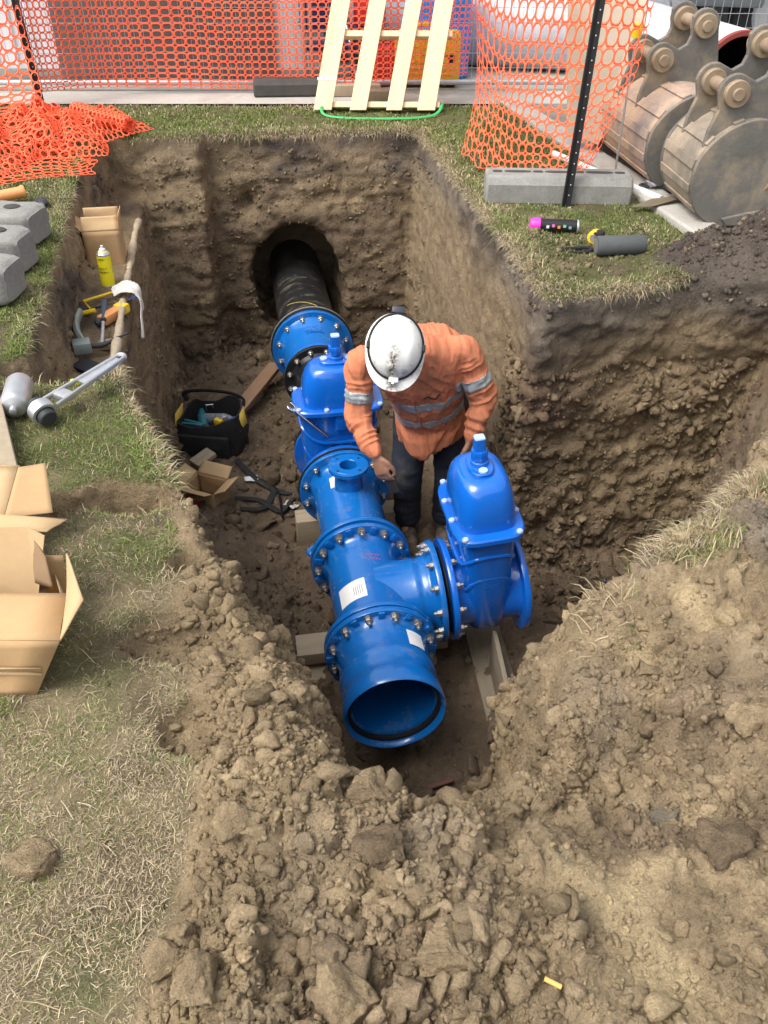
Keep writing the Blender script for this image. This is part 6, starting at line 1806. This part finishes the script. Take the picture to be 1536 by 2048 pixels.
for k, me in enumerate(parts_):
    o = link('lawn_grass', me, M_grass); tag(o, 'short patchy grass and dry straw on the lawn round the trench', 'grass', kind='stuff')
    if grass is None: grass = o
    else: o.parent = grass
    if grass is not o:
        for kk in ('label', 'category'): del o[kk]

# ------------------------------------------------------------------ loose clods
def clod_base(sub, seed, rough=.35):
    g = np.random.RandomState(seed)
    bm = bmesh.new(); bmesh.ops.create_icosphere(bm, subdivisions=sub, radius=1)
    v = np.array([x.co[:] for x in bm.verts], np.float32); f = np.array([[q.index for q in p.verts] for p in bm.faces]); bm.free()
    for k in range(16):                                  # break it along flat faces
        d = g.randn(3); d /= np.linalg.norm(d); h = .38+.42*g.rand()
        q_ = v@d; v = v - d*np.clip(q_-h, 0, None)[:, None]
    n = fbm(v[:, 0]+seed, v[:, 1], v[:, 2], .7, 3, seed*1.3); n2 = fbm(v[:, 0]+seed, v[:, 1], v[:, 2], .18, 2, seed*2.3)
    v = v*(1+rough*.6*n+rough*.35*n2)[:, None]*1.35
    v[:, 2] *= .8
    return v.astype(np.float32), f
def rotm(g, n):
    q = g.randn(n, 4); q /= np.linalg.norm(q, axis=1)[:, None]; w, x, y, z = q.T
    return np.stack([np.stack([1-2*(y*y+z*z), 2*(x*y-z*w), 2*(x*z+y*w)], 1), np.stack([2*(x*y+z*w), 1-2*(x*x+z*z), 2*(y*z-x*w)], 1), np.stack([2*(x*z-y*w), 2*(y*z+x*w), 1-2*(x*x+y*y)], 1)], 1)
soil_c = np.clip(col, .02, .8)
def scatter(weight, count, seed, smin_, smax_, pw, sub, name, bases, tone=1.0):
    p, n, f, g = sample_faces(weight, count, seed)
    s = smin_*(smax_/smin_)**(g.rand(count)**pw)
    Rm = rotm(g, count)
    cf = soil_c[TERR['quads'][f][:, 0]]
    cos, fcs, cols = [], [], []; base = 0
    which = g.randint(0, len(bases), count)
    for b, (bv, bf) in enumerate(bases):
        m_ = which == b; k = m_.sum()
        sc3 = s[m_][:, None]*(.75+.5*g.rand(k, 3))
        vv = np.einsum('kij,vj->kvi', Rm[m_], bv)*sc3[:, None, :] + (p[m_]+n[m_]*(s[m_]*.12)[:, None])[:, None, :]
        cos.append(vv.reshape(-1, 3)); fcs.append((bf[None]+(np.arange(k)*len(bv))[:, None, None]).reshape(-1, 3)+base); base += k*len(bv)
        c = cf[m_]*(.8+.4*g.rand(k, 1))*tone; tn = (g.rand(k, 1) < .16); c = np.where(tn, c*.45+np.array((.40, .31, .19))*.55, c)
        cc = np.repeat(c[:, None, :], len(bv), 1)*(1+.15*fbm(vv[..., 0], vv[..., 1], vv[..., 2], .02, 2, 3.)[..., None])
        cols.append(cc.reshape(-1, 3))
    me = np_mesh(name, np.concatenate(cos), np.concatenate(fcs), smooth=False)
    set_col(me, np.clip(np.concatenate(cols), .02, .8))
    return me
bases1 = [clod_base(1, k, .7) for k in range(1, 9)]; bases2 = [clod_base(2, k, .85) for k in range(11, 23)]; bases3 = [clod_base(4, k, .5) for k in range(31, 40)]
hf = (heap*1.0)[TERR['quads']].mean(1); nz_f = TERR['fn'][:, 2]/np.linalg.norm(TERR['fn'], axis=1)
flf = floorm[TERR['quads']].mean(1)
GHf = GH[TERR['quads'][:, 0]]
bankf = (fc[:, 1] < 2.7)*(GHf-fc[:, 2] > .02)*(fc[:, 2] > -1.1)*(nz_f > .25)*(np.abs(fc[:, 0]) < 1.4)
patchf = sstep(-.25, .3, fbm(fc[:, 0], fc[:, 1], fc[:, 2], .35, 2, 91.))
W_heap = (np.clip(hf*(nz_f > .3)+.6*bankf, 0, 1)*(.15+patchf)*vis)
W_floor = flf*(nz_f > .4)*(.3+patchf)
rimr = np.exp(-((fc[:, 0]-.80)/.16)**2-((fc[:, 1]-4.0)/.34)**2)*(fc[:, 2] > -.1) + .8*np.exp(-((fc[:, 0]-1.6)/.4)**2-((fc[:, 1]-3.9)/.2)**2)*(fc[:, 2] > -.1)
clodf = W_heap*0+np.clip(hf, 0, 1)*(nz_f > .25)*sstep(.30, .12, fc[:, 0])*sstep(1.5, 1.25, fc[:, 1])*vis
rgtf = np.clip(hf, 0, 1)*(nz_f > .2)*(fc[:, 0] > .3)*(fc[:, 1] > .9)*vis*sstep(-.1, .3, fbm(fc[:, 0], fc[:, 1], fc[:, 2], .22, 2, 95.))
lslope = (fc[:, 0] < -.12)*(fc[:, 0] > -.7)*(fc[:, 1] > 1.1)*(fc[:, 1] < 2.6)*(fc[:, 2] < -.03)*(fc[:, 2] > -1.2)*(nz_f > .15)
sidew = ((fc[:, 0] > .55)*(fc[:, 0] < 1.9)*(fc[:, 1] > 3.2)*(fc[:, 1] < 4.0)*(fc[:, 2] < -.38)*(nz_f < .6)*(nz_f > -.5))*1.0
farwl = ((fc[:, 1] > 5.85)*(fc[:, 1] < 6.55)*(fc[:, 2] < -.1)*(nz_f < .6)*patchf + .35*(fc[:, 0] < -.9)*(fc[:, 1] > 2.6)*(fc[:, 2] < -.1)*(nz_f < .6))*1.0
stuff = [
 scatter(sidew*patchf, 1300, 71, .008, .034, 1.6, 2, 'c', bases2, .95),
 scatter(sidew, 2600, 72, .004, .013, 1.3, 1, 'c', bases1, .95),
 scatter(farwl, 2600, 73, .005, .020, 1.9, 1, 'c', bases1, 1.0),
 scatter(clodf, 420, 61, .010, .032, 2.0, 2, 'c', bases2, 1.05),
 scatter(clodf, 3600, 62, .004, .012, 1.4, 2, 'c', bases2, 1.05),
 scatter(rgtf, 380, 63, .009, .028, 2.0, 2, 'c', bases2, 1.05),
 scatter(rgtf, 2200, 64, .004, .012, 1.3, 1, 'c', bases1, 1.05),
 scatter(lslope*1., 1800, 65, .004, .018, 1.8, 1, 'c', bases1, 1.0),
 scatter(W_heap*(fc[:, 1] < 1.4), 9000, 51, .0022, .009, 1.3, 1, 'c', bases1),
 scatter(W_heap*(fc[:, 1] < 1.7)*patchf**2, 700, 52, .008, .030, 1.8, 2, 'c', bases2),
 scatter(W_heap*(fc[:, 1] >= 1.4)*patchf, 900, 53, .007, .034, 2.0, 2, 'c', bases2),
 scatter(W_heap*(fc[:, 1] >= 1.3), 4000, 58, .003, .010, 1.4, 1, 'c', bases1),
 scatter(W_floor, 900, 54, .010, .055, 2.0, 2, 'c', bases2),
 scatter(W_floor, 3200, 55, .004, .014, 1.3, 1, 'c', bases1),
 scatter(rimr, 1600, 56, .005, .020, 1.8, 1, 'c', bases1, 1.15),
 scatter(okf*.2*(fc[:, 1] < 2.2), 300, 57, .002, .008, 1.8, 1, 'c', bases1),
]
clods = None
for me in stuff:
    o = link('loose_clods', me, soil); o['kind'] = 'stuff'
    if clods is None:
        clods = tag(o, 'loose crumbs and clods of clay over the banks and trench floor', 'soil')
    else: o.parent = clods
def big_clod(x, y, r, seed, label, c, flat=.7, from_z=2.0, rz=0., sink=.35):
    v, f = bases3[seed % len(bases3)]
    v = v.copy()*np.array((r, r*.85, r*flat))
    n2 = fbm(v[:, 0]+seed, v[:, 1], v[:, 2], .035, 3, seed*1.1); n3 = np.abs(vnoise(v[:, 0], v[:, 1]+seed, v[:, 2], .05, 4.))
    v = v*(1+.10*n2)[:, None]*(1-.16*sstep(.10, .0, n3))[:, None]
    me = np_mesh('earth_clod', v, f); cc = np.array(c)*(1+.25*n2[:, None]+.1*(fbm(v[:, 0], v[:, 1], v[:, 2], .012, 2, 2.)[:, None])); set_col(me, np.clip(cc, .03, .85))
    o = link('earth_clod', me, soil); z = drop(x, y, from_z)
    o.location = (x, y, z+r*flat*(1-2*sink)*.6); o.rotation_euler = (0, 0, rz)
    return tag(o, label, 'clod', 'big clods of clay')
TN, TN2, BR_, GR_ = (.36, .272, .165), (.31, .232, .142), (.19, .14, .09), (.26, .225, .17)
big_clod(-.655, .885, .058, 0, 'cracked tan clod alone on the dry grass at lower left', TN, .62, rz=.5)
big_clod(.10, .69, .062, 1, 'largest pale clod near the bottom edge, right of centre', TN, .7)
big_clod(-.07, .62, .062, 2, 'large pointed tan clod at the bottom edge, centre', TN, .85, rz=1.)
big_clod(-.265, .915, .050, 3, 'tall pale clod on the heap beside the lawn', TN, .9)
big_clod(-.245, .80, .046, 4, 'flat pale clod on the heap below the tall one', TN2, .6)
big_clod(.33, .905, .020, 5, 'whitish lump on the trodden clay at right of centre', (.62, .58, .50), .7)
big_clod(.575, 1.045, .050, 6, 'upright grey-tan clod on the right bank above the tyre mark', GR_, 1.0)
big_clod(.64, .90, .048, 7, 'dark round clod at the right edge below the upright one', BR_, .7)
big_clod(.37, 2.12, .085, 8, 'smooth grey slab of clay on the floor before the open pipe', GR_, .55, -.8)
big_clod(.16, 2.10, .075, 0, 'brown clod on the floor under the open pipe end', BR_, .6, -.8, 2.)
big_clod(-.03, 1.00, .055, 1, 'tan lump on the crest of the near bank, centre', TN2, .8)
big_clod(.0, .86, .055, 2, 'wide brown clod in the middle of the near heap', BR_, .6, rz=2.)
big_clod(-.36, .70, .045, 3, 'pale crumbly clod at the edge of the lower lawn', TN, .8)
big_clod(-.30, .66, .05, 4, 'pale clod beside the crumbly one at the lawn edge', TN, .8, rz=1.4)
big_clod(-.70, 4.02, .07, 5, 'brown clod on the trench floor below the small box', BR_, .7, -.9)
big_clod(-.62, 6.0, .10, 6, 'grey clod beside the old main at the tunnel mouth', GR_, .8, -.9)
big_clod(.80, 1.22, .05, 7, 'big tan clod at the right edge of the spoil bank', TN, .7)
big_clod(.90, 1.50, .06, 8, 'reddish-tan clod on the spoil bank near right edge', TN2, .7)
